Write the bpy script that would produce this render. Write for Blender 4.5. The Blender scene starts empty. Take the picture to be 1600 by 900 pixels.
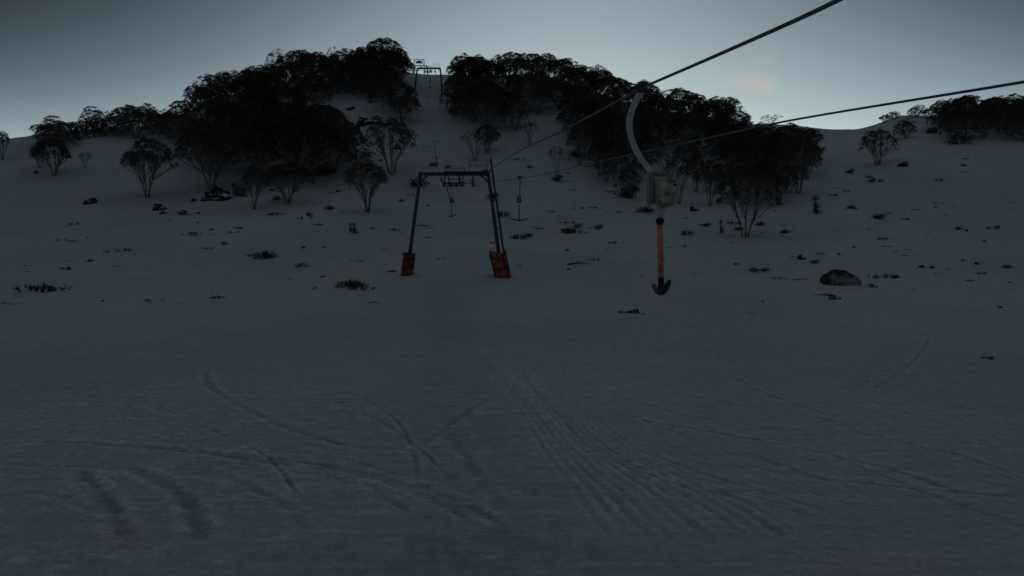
import bpy, bmesh, math, random
import numpy as np
from mathutils import Vector, Matrix, noise as mnoise

R = math.radians
scene = bpy.context.scene
COL = scene.collection
random.seed(11)
rng = np.random.default_rng(7)

# ------------------------------------------------------------------ camera
F = 1300.0                 # focal length in photo pixels (photo is 1600 wide)
PITCH = R(2.0)
CAM = Vector((0.0, 0.0, 3.0))
cam = bpy.data.cameras.new('camera')
cam.lens = 36.0 * F / 1600.0
cam.sensor_width = 36.0
cam.clip_start = 0.1
cam.clip_end = 6000
co = bpy.data.objects.new('camera', cam)
co.location = CAM
co.rotation_euler = (R(90) + PITCH, 0, 0)
COL.objects.link(co)
scene.camera = co
CP, SP = math.cos(PITCH), math.sin(PITCH)


def ray(px, py):
    cx = (px - 800.0) / F
    cz = (450.0 - py) / F
    return Vector((cx, CP - cz * SP, SP + cz * CP))


def P(px, py, d):
    return CAM + ray(px, py) * d


# ------------------------------------------------------------------ terrain
def smooth(a, b, x):
    t = np.clip((x - a) / (b - a), 0, 1)
    return t * t * (3 - 2 * t)


def vnoise(x, y, seed=0):
    xi = np.floor(x).astype(np.int64)
    yi = np.floor(y).astype(np.int64)
    fx = x - xi
    fy = y - yi
    fx = fx * fx * fx * (fx * (fx * 6 - 15) + 10)
    fy = fy * fy * fy * (fy * (fy * 6 - 15) + 10)

    def h(a, b):
        n = (a * 374761393 + b * 668265263 + seed * 974634777) & 0xffffffff
        n = ((n ^ (n >> 13)) * 1274126177) & 0xffffffff
        n = n ^ (n >> 16)
        return (n & 0xffff) / 32767.5 - 1.0
    a = h(xi, yi); b = h(xi + 1, yi); c = h(xi, yi + 1); d = h(xi + 1, yi + 1)
    return (a * (1 - fx) + b * fx) * (1 - fy) + (c * (1 - fx) + d * fx) * fy


def fbm(x, y, seed=0, o=4):
    s = 0; a = 1.0; f = 1.0; t = 0
    for i in range(o):
        s = s + a * vnoise(x * f, y * f, seed + i * 7); t += a
        a *= .5; f *= 2.03
    return s / t


# crest: photo column, photo row of the snow under the trees, distance
RIDGE = [(-200, 225, 150), (0, 219, 150), (50, 211, 152), (110, 205, 156), (180, 196, 160), (220, 196, 165), (260, 190, 168),
         (300, 172, 175), (340, 150, 180), (380, 147, 184), (420, 134, 187), (470, 122, 190), (520, 117, 192),
         (560, 108, 194), (600, 104, 195), (640, 113, 195), (665, 116, 195), (690, 115, 195), (730, 119, 195),
         (780, 119, 195), (830, 116, 194), (880, 123, 193), (930, 142, 192), (980, 160, 190), (1030, 174, 190),
         (1060, 176, 192), (1100, 184, 196), (1150, 193, 202), (1200, 192, 212), (1250, 198, 226), (1300, 202, 238),
         (1340, 202, 240), (1370, 194, 232), (1400, 183, 222), (1430, 180, 215), (1470, 183, 208), (1520, 184, 204),
         (1600, 182, 202), (1800, 186, 205)]
ru, rE, rD = [], [], []
for px, py, d in RIDGE:
    v = ray(px, py)
    ru.append(v.x / v.y); rE.append(v.z / v.y); rD.append(float(d))
ru = np.array(ru); rE = np.array(rE); rD = np.array(rD)
# soften the corners of the crest line
uf = np.linspace(ru[0], ru[-1], 800)
ker = np.hanning(15); ker /= ker.sum()


def sm(a):
    p = np.pad(a, 7, mode='edge')
    return np.convolve(p, ker, mode='valid')


Ef = sm(np.interp(uf, ru, rE)); Df = sm(np.interp(uf, ru, rD))
Kf = np.interp(uf, [(x - 800) / F for x in (-200, 540, 590, 740, 790, 1800)], [.45, .45, .965, .965, .45, .45])

ny = np.array([-60., 6., 60., 85., 105.])
nz = np.array([-4.2, -3.0, 3.02, 8.2, 13.4])
nm = np.array([.02, .03, .19, .24, .28])


def herm(t, h, z0, z1, m0, m1):
    t2 = t * t; t3 = t2 * t
    return (2 * t3 - 3 * t2 + 1) * z0 + (t3 - 2 * t2 + t) * h * m0 + (-2 * t3 + 3 * t2) * z1 + (t3 - t2) * h * m1


def Hs(x, y):
    """large-scale height above the sea of snow, world z"""
    x = np.asarray(x, float); y = np.asarray(y, float)
    u = np.clip(x / np.maximum(y, 20.0), uf[0], uf[-1])
    E = np.interp(u, uf, Ef); D = np.interp(u, uf, Df); K = np.interp(u, uf, Kf)
    z = np.full(x.shape, nz[0])
    for i in range(4):
        m = (y >= ny[i]) & (y < ny[i + 1])
        h = ny[i + 1] - ny[i]
        t = (y - ny[i]) / h
        z = np.where(m, herm(t, h, nz[i], nz[i + 1], nm[i], nm[i + 1]), z)
    zD = E * D
    t = (y - 105.) / (D - 105.)
    zz = herm(np.clip(t, 0, 1), D - 105., 13.4, zD, .28, E)
    z = np.where((y >= 105) & (y <= D), zz, z)
    q = np.clip(y - D, 0, 320)
    L = 12.0
    zb = zD + E * K * q + E * (1 - K) * L * (1 - np.exp(-q / L)) - np.clip(y - D - 320, 0, 900) * .12
    z = np.where(y > D, zb, z)
    return z + 3.0


MOUNDS = []


def H(x, y):
    x = np.asarray(x, float); y = np.asarray(y, float)
    z = Hs(x, y)
    a = smooth(35, 110, y)
    z = z + a * (.55 * fbm(x / 22., y / 30., 3, 3) + .16 * fbm(x / 4., y / 5., 5, 3))
    for (mx_, my_, mr_, mh_) in MOUNDS:
        z = z + mh_ * np.exp(-((x - mx_) ** 2 + (y - my_) ** 2) / (mr_ * mr_))
    z = z + (1 - .5 * a) * (.10 * fbm(x / 9., y / 14., 9, 2) + .03 * fbm(x / 1.6, y / 1.3, 12, 3))
    return z


def hz(x, y):
    return float(H(np.array([x]), np.array([y]))[0])


def ground(px, py):
    v = ray(px, py)
    ts = np.concatenate([np.arange(5, 120, .25), np.arange(120, 270, .5)])
    X = v.x * ts; Y = v.y * ts; Z = CAM.z + v.z * ts
    d = Z - H(X, Y)
    k = np.where(d < 0)[0]
    if len(k) == 0:
        k = [int(np.argmin(d))]
        t = ts[k[0]]
    else:
        i = k[0]
        if i == 0:
            t = ts[0]
        else:
            t = ts[i - 1] + (ts[i] - ts[i - 1]) * d[i - 1] / (d[i - 1] - d[i])
    x = v.x * t; y = v.y * t
    return Vector((x, y, hz(x, y)))


# ------------------------------------------------------------------ materials
def newmat(name):
    m = bpy.data.materials.new(name); m.use_nodes = True
    nt = m.node_tree
    b = nt.nodes['Principled BSDF']
    return m, nt, b


def simple(name, c, rough=.6, metal=0., vary=.25, scale=6., bump=.0, c2=None, emit=None):
    m, nt, b = newmat(name)
    tc = nt.nodes.new('ShaderNodeTexCoord')
    n = nt.nodes.new('ShaderNodeTexNoise'); n.inputs['Scale'].default_value = scale; n.inputs['Detail'].default_value = 5
    nt.links.new(tc.outputs['Object'], n.inputs['Vector'])
    r = nt.nodes.new('ShaderNodeValToRGB')
    a = tuple(max(0, v * (1 - vary)) for v in c) + (1,)
    d = tuple(min(1, v * (1 + vary)) for v in c) + (1,)
    if c2: a = tuple(c2) + (1,)
    r.color_ramp.elements[0].color = a; r.color_ramp.elements[1].color = d
    r.color_ramp.elements[0].position = .35; r.color_ramp.elements[1].position = .65
    nt.links.new(n.outputs['Fac'], r.inputs['Fac'])
    nt.links.new(r.outputs['Color'], b.inputs['Base Color'])
    b.inputs['Roughness'].default_value = rough; b.inputs['Metallic'].default_value = metal
    if bump:
        bp = nt.nodes.new('ShaderNodeBump'); bp.inputs['Strength'].default_value = bump
        nt.links.new(n.outputs['Fac'], bp.inputs['Height']); nt.links.new(bp.outputs['Normal'], b.inputs['Normal'])
    if emit:
        b.inputs['Emission Color'].default_value = tuple(emit[:3]) + (1,); b.inputs['Emission Strength'].default_value = emit[3]
    return m


def snow_material():
    m, nt, b = newmat('snow')
    N = nt.nodes; Lk = nt.links
    g = N.new('ShaderNodeNewGeometry')
    def nz_(scale, detail, vec=None, rough=.5):
        n = N.new('ShaderNodeTexNoise'); n.inputs['Scale'].default_value = scale
        n.inputs['Detail'].default_value = detail; n.inputs['Roughness'].default_value = rough
        Lk.new(vec or g.outputs['Position'], n.inputs['Vector']); return n
    # slow tone changes and fine streaks running across the slope
    n1 = nz_(.06, 4); n2 = nz_(1.1, 5)
    mp = N.new('ShaderNodeMapping'); mp.inputs['Rotation'].default_value = (0, 0, R(24)); mp.inputs['Scale'].default_value = (.35, 3.2, 1)
    Lk.new(g.outputs['Position'], mp.inputs['Vector'])
    n3 = nz_(1.6, 6, mp.outputs['Vector'], .62)
    mp2 = N.new('ShaderNodeMapping'); mp2.inputs['Rotation'].default_value = (0, 0, R(-8)); mp2.inputs['Scale'].default_value = (.5, 2.4, 1)
    Lk.new(g.outputs['Position'], mp2.inputs['Vector'])
    n4 = nz_(16., 5, mp2.outputs['Vector'], .75)
    r = N.new('ShaderNodeValToRGB')
    r.color_ramp.elements[0].position = .38; r.color_ramp.elements[0].color = (.735, .745, .725, 1)
    r.color_ramp.elements[1].position = .64; r.color_ramp.elements[1].color = (.85, .835, .80, 1)
    Lk.new(n1.outputs['Fac'], r.inputs['Fac'])
    r3 = N.new('ShaderNodeValToRGB')
    r3.color_ramp.elements[0].position = .36; r3.color_ramp.elements[0].color = (.80, .82, .83, 1)
    r3.color_ramp.elements[1].position = .62; r3.color_ramp.elements[1].color = (1, 1, 1, 1)
    Lk.new(n3.outputs['Fac'], r3.inputs['Fac'])
    mx = N.new('ShaderNodeMix'); mx.data_type = 'RGBA'; mx.blend_type = 'MULTIPLY'; mx.inputs['Factor'].default_value = .8
    Lk.new(r.outputs['Color'], mx.inputs['A']); Lk.new(r3.outputs['Color'], mx.inputs['B'])
    # faint greenish and purplish blotches, and a fine grain
    nh_ = nz_(.33, 3, None, .6)
    rh = N.new('ShaderNodeValToRGB'); rh.color_ramp.elements[0].position = .36; rh.color_ramp.elements[0].color = (.93, 1.0, .985, 1)
    rh.color_ramp.elements[1].position = .64; rh.color_ramp.elements[1].color = (1.0, .965, .975, 1)
    Lk.new(nh_.outputs['Fac'], rh.inputs['Fac'])
    mh_ = N.new('ShaderNodeMix'); mh_.data_type = 'RGBA'; mh_.blend_type = 'MULTIPLY'; mh_.inputs['Factor'].default_value = 1
    Lk.new(mx.outputs['Result'], mh_.inputs['A']); Lk.new(rh.outputs['Color'], mh_.inputs['B'])
    cdn = N.new('ShaderNodeSeparateXYZ'); Lk.new(g.outputs['Position'], cdn.inputs[0])
    ng = nz_(30., 3, None, .85); nf2 = nz_(4.5, 4, None, .9)
    mg = N.new('ShaderNodeMath'); mg.operation = 'ADD'; Lk.new(ng.outputs['Fac'], mg.inputs[0]); Lk.new(nf2.outputs['Fac'], mg.inputs[1])
    gr = N.new('ShaderNodeMapRange'); gr.inputs['From Min'].default_value = .72; gr.inputs['From Max'].default_value = 1.28; gr.inputs['To Min'].default_value = .68; gr.inputs['To Max'].default_value = 1.3
    Lk.new(mg.outputs[0], gr.inputs['Value'])
    mx3 = N.new('ShaderNodeVectorMath'); mx3.operation = 'SCALE'; Lk.new(mh_.outputs['Result'], mx3.inputs[0]); Lk.new(gr.outputs['Result'], mx3.inputs['Scale'])
    an = N.new('ShaderNodeAttribute'); an.attribute_name = 'shade_and_tone'  # painted relief shading of tracks and clods, multiplied into the snow colour
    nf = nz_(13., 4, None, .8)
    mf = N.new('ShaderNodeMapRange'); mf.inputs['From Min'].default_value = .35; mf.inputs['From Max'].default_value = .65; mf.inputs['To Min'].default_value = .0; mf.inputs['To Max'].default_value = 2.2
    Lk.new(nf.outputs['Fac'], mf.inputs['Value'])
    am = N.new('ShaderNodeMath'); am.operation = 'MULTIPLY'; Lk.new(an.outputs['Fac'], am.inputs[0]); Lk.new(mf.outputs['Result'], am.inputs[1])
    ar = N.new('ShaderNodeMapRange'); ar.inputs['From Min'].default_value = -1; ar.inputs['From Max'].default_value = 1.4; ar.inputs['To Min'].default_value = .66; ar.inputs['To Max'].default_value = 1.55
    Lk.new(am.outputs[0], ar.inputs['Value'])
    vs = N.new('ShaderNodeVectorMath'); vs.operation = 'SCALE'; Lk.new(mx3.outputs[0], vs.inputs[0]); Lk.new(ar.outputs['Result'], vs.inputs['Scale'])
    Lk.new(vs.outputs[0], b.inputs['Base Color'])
    b.inputs['Roughness'].default_value = .85
    b.inputs['Specular IOR Level'].default_value = .2
    ad = N.new('ShaderNodeMath'); ad.operation = 'MULTIPLY_ADD'; ad.inputs[1].default_value = .5
    Lk.new(n3.outputs['Fac'], ad.inputs[0]); Lk.new(n2.outputs['Fac'], ad.inputs[2])
    ad2 = N.new('ShaderNodeMath'); ad2.operation = 'MULTIPLY_ADD'; ad2.inputs[1].default_value = .45
    Lk.new(n4.outputs['Fac'], ad2.inputs[0]); Lk.new(ad.outputs[0], ad2.inputs[2])
    bp = N.new('ShaderNodeBump'); bp.inputs['Strength'].default_value = .9; bp.inputs['Distance'].default_value = .06
    Lk.new(ad2.outputs[0], bp.inputs['Height']); Lk.new(bp.outputs['Normal'], b.inputs['Normal'])
    return m


def rock_material():
    m, nt, b = newmat('rock_with_snow')
    N = nt.nodes; Lk = nt.links
    g = N.new('ShaderNodeNewGeometry'); tc = N.new('ShaderNodeTexCoord')
    n = N.new('ShaderNodeTexNoise'); n.inputs['Scale'].default_value = 3.5; n.inputs['Detail'].default_value = 6
    Lk.new(tc.outputs['Object'], n.inputs['Vector'])
    r = N.new('ShaderNodeValToRGB')
    r.color_ramp.elements[0].position = .35; r.color_ramp.elements[0].color = (.012, .011, .011, 1)
    r.color_ramp.elements[1].position = .7; r.color_ramp.elements[1].color = (.10, .092, .085, 1)
    Lk.new(n.outputs['Fac'], r.inputs['Fac'])
    s = N.new('ShaderNodeSeparateXYZ'); Lk.new(g.outputs['Normal'], s.inputs[0])
    ma = N.new('ShaderNodeMath'); ma.operation = 'MULTIPLY_ADD'; ma.inputs[1].default_value = .9
    Lk.new(n.outputs['Fac'], ma.inputs[0]); Lk.new(s.outputs['Z'], ma.inputs[2])
    r2 = N.new('ShaderNodeValToRGB'); r2.color_ramp.elements[0].position = .98; r2.color_ramp.elements[1].position = 1.0
    mr = N.new('ShaderNodeMapRange'); mr.inputs['From Min'].default_value = 1.05; mr.inputs['From Max'].default_value = 1.2
    Lk.new(ma.outputs[0], mr.inputs['Value'])
    mx = N.new('ShaderNodeMix'); mx.data_type = 'RGBA'
    Lk.new(mr.outputs['Result'], mx.inputs['Factor']); Lk.new(r.outputs['Color'], mx.inputs['A']); mx.inputs['B'].default_value = (.7, .74, .8, 1)
    Lk.new(mx.outputs['Result'], b.inputs['Base Color']); b.inputs['Roughness'].default_value = .9
    bp = N.new('ShaderNodeBump'); bp.inputs['Strength'].default_value = .7; bp.inputs['Distance'].default_value = .1
    Lk.new(n.outputs['Fac'], bp.inputs['Height']); Lk.new(bp.outputs['Normal'], b.inputs['Normal'])
    return m


def boulder_material():
    m, nt, b = newmat('snow_plastered_boulder')
    N = nt.nodes; Lk = nt.links
    tc = N.new('ShaderNodeTexCoord')
    n = N.new('ShaderNodeTexNoise'); n.inputs['Scale'].default_value = 6; n.inputs['Detail'].default_value = 7; n.inputs['Roughness'].default_value = .7
    Lk.new(tc.outputs['Object'], n.inputs['Vector'])
    s = N.new('ShaderNodeSeparateXYZ'); Lk.new(tc.outputs['Object'], s.inputs[0])
    # bare dark stone along the crest and the left end, wind-packed snow on the face
    c = N.new('ShaderNodeMapRange'); c.inputs['From Min'].default_value = .17; c.inputs['From Max'].default_value = .36; c.inputs['To Min'].default_value = 0; c.inputs['To Max'].default_value = .32
    Lk.new(s.outputs['Z'], c.inputs['Value'])
    l = N.new('ShaderNodeMapRange'); l.inputs['From Min'].default_value = -.25; l.inputs['From Max'].default_value = -.48; l.inputs['To Min'].default_value = 0; l.inputs['To Max'].default_value = .3
    Lk.new(s.outputs['X'], l.inputs['Value'])
    a = N.new('ShaderNodeMath'); a.operation = 'SUBTRACT'; Lk.new(n.outputs['Fac'], a.inputs[0]); Lk.new(c.outputs['Result'], a.inputs[1])
    a2 = N.new('ShaderNodeMath'); a2.operation = 'SUBTRACT'; Lk.new(a.outputs[0], a2.inputs[0]); Lk.new(l.outputs['Result'], a2.inputs[1])
    mr = N.new('ShaderNodeMapRange'); mr.inputs['From Min'].default_value = .34; mr.inputs['From Max'].default_value = .5
    Lk.new(a2.outputs[0], mr.inputs['Value'])
    mx = N.new('ShaderNodeMix'); mx.data_type = 'RGBA'; Lk.new(mr.outputs['Result'], mx.inputs['Factor'])
    mx.inputs['A'].default_value = (.035, .033, .035, 1); mx.inputs['B'].default_value = (.36, .35, .35, 1)
    Lk.new(mx.outputs['Result'], b.inputs['Base Color']); b.inputs['Roughness'].default_value = .9
    bp = N.new('ShaderNodeBump'); bp.inputs['Strength'].default_value = .8; bp.inputs['Distance'].default_value = .12
    Lk.new(n.outputs['Fac'], bp.inputs['Height']); Lk.new(bp.outputs['Normal'], b.inputs['Normal'])
    return m


def leaf_material(name, c1, c2):
    m, nt, b = newmat(name)
    N = nt.nodes; Lk = nt.links
    tc = N.new('ShaderNodeTexCoord'); oi = N.new('ShaderNodeObjectInfo')
    n = N.new('ShaderNodeTexNoise'); n.inputs['Scale'].default_value = .9; n.inputs['Detail'].default_value = 4
    Lk.new(tc.outputs['Object'], n.inputs['Vector'])
    ad = N.new('ShaderNodeMath'); ad.operation = 'MULTIPLY_ADD'; ad.inputs[1].default_value = .35
    Lk.new(oi.outputs['Random'], ad.inputs[0]); Lk.new(n.outputs['Fac'], ad.inputs[2])
    r = N.new('ShaderNodeValToRGB')
    r.color_ramp.elements[0].position = .4; r.color_ramp.elements[0].color = c1 + (1,)
    r.color_ramp.elements[1].position = .9; r.color_ramp.elements[1].color = c2 + (1,)
    Lk.new(ad.outputs[0], r.inputs['Fac']); Lk.new(r.outputs['Color'], b.inputs['Base Color'])
    b.inputs['Roughness'].default_value = .7; b.inputs['Specular IOR Level'].default_value = .1
    return m


M = {}
M['snow'] = snow_material()
M['rock'] = rock_material()
M['boulder'] = boulder_material()
M['leaf'] = leaf_material('gum_leaves', (.065, .055, .047), (.22, .175, .145))
M['leaf2'] = leaf_material('heath_leaves', (.05, .055, .05), (.16, .155, .12))
M['bark'] = simple('gum_bark', (.30, .26, .235), .85, vary=.45, scale=3, bump=.3)
M['twig'] = simple('dry_twigs', (.055, .045, .036), .9, vary=.4, scale=8)
M['steel'] = simple('galvanised_steel', (.14, .15, .20), .55, .35, .2, 4)
M['dark'] = simple('dark_steel', (.105, .11, .155), .6, .3, .25, 5)
M['rubber'] = simple('black_rubber', (.018, .018, .018), .6, 0, .3, 8)
M['rope'] = simple('steel_wire_rope', (.17, .165, .155), .6, .2, .06, 1.5)
M['arm'] = simple('weathered_aluminium', (.88, .88, .82), .48, .25, .16, 7)
M['housing'] = simple('grey_green_housing', (.74, .74, .54), .45, .05, .25, 8, .08, c2=(.34, .35, .27))
M['plate'] = simple('grey_bracket', (.30, .32, .33), .5, .3, .2, 6)
M['orange'] = simple('orange_fibreglass', (.85, .33, .14), .25, 0, .3, 11, c2=(.50, .14, .06), emit=(.8, .22, .07, .010))  # faint emission added to lift the rod's colour; it is no lamp
M['pad'] = simple('faded_red_pad', (.33, .085, .065), .75, 0, .35, 2.5, .3, c2=(.10, .038, .034), emit=None)
M['pad_orange'] = simple('faded_orange_pad', (.46, .15, .075), .75, 0, .35, 2.5, .3, c2=(.18, .06, .042))
M['sign'] = simple('pale_sign', (.55, .6, .8), .5, 0, .1, 3)


# ------------------------------------------------------------------ helpers
def mesh_from(name, verts, faces, mat, sm_=False):
    me = bpy.data.meshes.new(name)
    me.from_pydata([tuple(v) for v in verts], [], faces)
    me.update()
    if mat: me.materials.append(mat)
    if sm_: me.shade_smooth()
    return me


def link(name, me, parent=None, loc=(0, 0, 0)):
    o = bpy.data.objects.new(name, me); COL.objects.link(o); o.location = loc
    if parent: o.parent = parent
    return o


def tag(o, label, cat=None, group=None):
    o['label'] = label
    if cat: o['category'] = cat
    if group: o['group'] = group
    return o


def thing(name, label, cat, loc=(0, 0, 0), group=None):
    o = bpy.data.objects.new(name, None); COL.objects.link(o); o.location = loc
    o.empty_display_size = .2
    return tag(o, label, cat, group)


class MB:
    def __init__(self):
        self.v = []; self.f = []

    def tube(self, pts, rad, n=8, cap=True):
        pts = [Vector(p) for p in pts]
        if not hasattr(rad, '__len__'): rad = [rad] * len(pts)
        base = len(self.v)
        up = Vector((0, 0, 1))
        prev = None
        for i, p in enumerate(pts):
            d = (pts[min(i + 1, len(pts) - 1)] - pts[max(i - 1, 0)])
            if d.length < 1e-9: d = Vector((0, 0, 1))
            d.normalize()
            if prev is None:
                a = up.cross(d)
                if a.length < .05: a = Vector((1, 0, 0)).cross(d)
            else:
                a = prev - d * prev.dot(d)
            a.normalize(); prev = a
            b = d.cross(a)
            for k in range(n):
                t = 2 * math.pi * k / n
                self.v.append(p + (a * math.cos(t) + b * math.sin(t)) * rad[i])
        for i in range(len(pts) - 1):
            for k in range(n):
                k2 = (k + 1) % n
                self.f.append((base + i * n + k, base + i * n + k2, base + (i + 1) * n + k2, base + (i + 1) * n + k))
        if cap:
            self.f.append(tuple(base + k for k in range(n))[::-1])
            self.f.append(tuple(base + (len(pts) - 1) * n + k for k in range(n)))
        return self

    def beam(self, a, b, w, h, up=(0, 0, 1)):
        """rectangular bar between two points"""
        a = Vector(a); b = Vector(b); d = (b - a).normalized()
        u = Vector(up)
        s = d.cross(u)
        if s.length < .05: s = d.cross(Vector((0, 1, 0)))
        s.normalize(); t = s.cross(d).normalized()
        base = len(self.v)
        for p in (a, b):
            for (i, j) in ((-1, -1), (1, -1), (1, 1), (-1, 1)):
                self.v.append(p + s * (i * w / 2) + t * (j * h / 2))
        q = base
        self.f += [(q, q + 3, q + 2, q + 1), (q + 4, q + 5, q + 6, q + 7)]
        for k in range(4):
            k2 = (k + 1) % 4
            self.f.append((q + k, q + k2, q + 4 + k2, q + 4 + k))
        return self

    def build(self, name, mat, parent=None, sm_=False, bevel=0):
        me = mesh_from(name, self.v, self.f, mat, sm_)
        bm = bmesh.new(); bm.from_mesh(me)
        bmesh.ops.recalc_face_normals(bm, faces=bm.faces)
        if bevel:
            es = [e for e in bm.edges if e.calc_face_angle(0) > R(40)]
            bmesh.ops.bevel(bm, geom=es, offset=bevel, segments=2, affect='EDGES', profile=.6)
        bm.to_mesh(me); bm.free()
        if sm_: me.shade_smooth()
        return link(name, me, parent)


# ------------------------------------------------------------------ snow slope
def seg_dist(X, Y, a, b):
    dx, dy = b[0] - a[0], b[1] - a[1]
    L2 = dx * dx + dy * dy + 1e-9
    t = np.clip(((X - a[0]) * dx + (Y - a[1]) * dy) / L2, 0, 1)
    ex = X - (a[0] + t * dx); ey = Y - (a[1] + t * dy)
    return np.sqrt(ex * ex + ey * ey), t


TONE = {}  # vertex colour tone: painted light and shade of tracks, plus darker tow strip


def carve(X, Y, Z, pts, w, depth, berm=.5, seed=1):
    xs = [p[0] for p in pts]; ys = [p[1] for p in pts]
    m = (X > min(xs) - 5 * w) & (X < max(xs) + 5 * w) & (Y > min(ys) - 5 * w) & (Y < max(ys) + 5 * w)
    idx = np.where(m)[0]
    if len(idx) == 0: return
    x = X[idx]; y = Y[idx]
    D = np.full(len(idx), 1e9); T = np.zeros(len(idx))
    for i in range(len(pts) - 1):
        d, t = seg_dist(x, y, pts[i], pts[i + 1])
        k = d < D
        D = np.where(k, d, D); T = np.where(k, (i + t) / (len(pts) - 1), T)
    fade = smooth(0, .12, T) * (1 - smooth(.88, 1, T))
    nn = .65 + .5 * fbm(x * 1.3, y * 1.3, seed, 2)
    rough = fbm(x * 5., y * 5., seed + 5, 3)
    D2 = D * (1 + .25 * rough)
    g = -np.exp(-(D2 / w) ** 2) * depth
    bb = np.exp(-((D2 - 1.9 * w) / (.7 * w)) ** 2) * depth * berm * (.6 + .9 * np.clip(rough, 0, 1))
    Z[idx] += (g + bb) * nn * fade
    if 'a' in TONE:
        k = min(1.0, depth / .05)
        TONE['a'][idx] += (g * 1.0 + bb * 3.4 * (.3 + np.clip(rough + .3, 0, 1))) / depth * nn * fade * k  # berms painted lighter, packed grooves darker, standing in for light on the relief


def curve_pts(pix, n=5):
    """pixel track -> smooth world track on the slope"""
    w = [ground(*p) for p in pix]
    out = []
    for i in range(len(w) - 1):
        p0 = w[max(i - 1, 0)]; p1 = w[i]; p2 = w[i + 1]; p3 = w[min(i + 2, len(w) - 1)]
        for k in range(n):
            t = k / n
            out.append((.5 * ((2 * p1) + (p2 - p0) * t + (2 * p0 - 5 * p1 + 4 * p2 - p3) * t * t + (3 * p1 - p0 - 3 * p2 + p3) * t ** 3)))
    out.append(w[-1])
    return [(p.x, p.y) for p in out]


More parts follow.
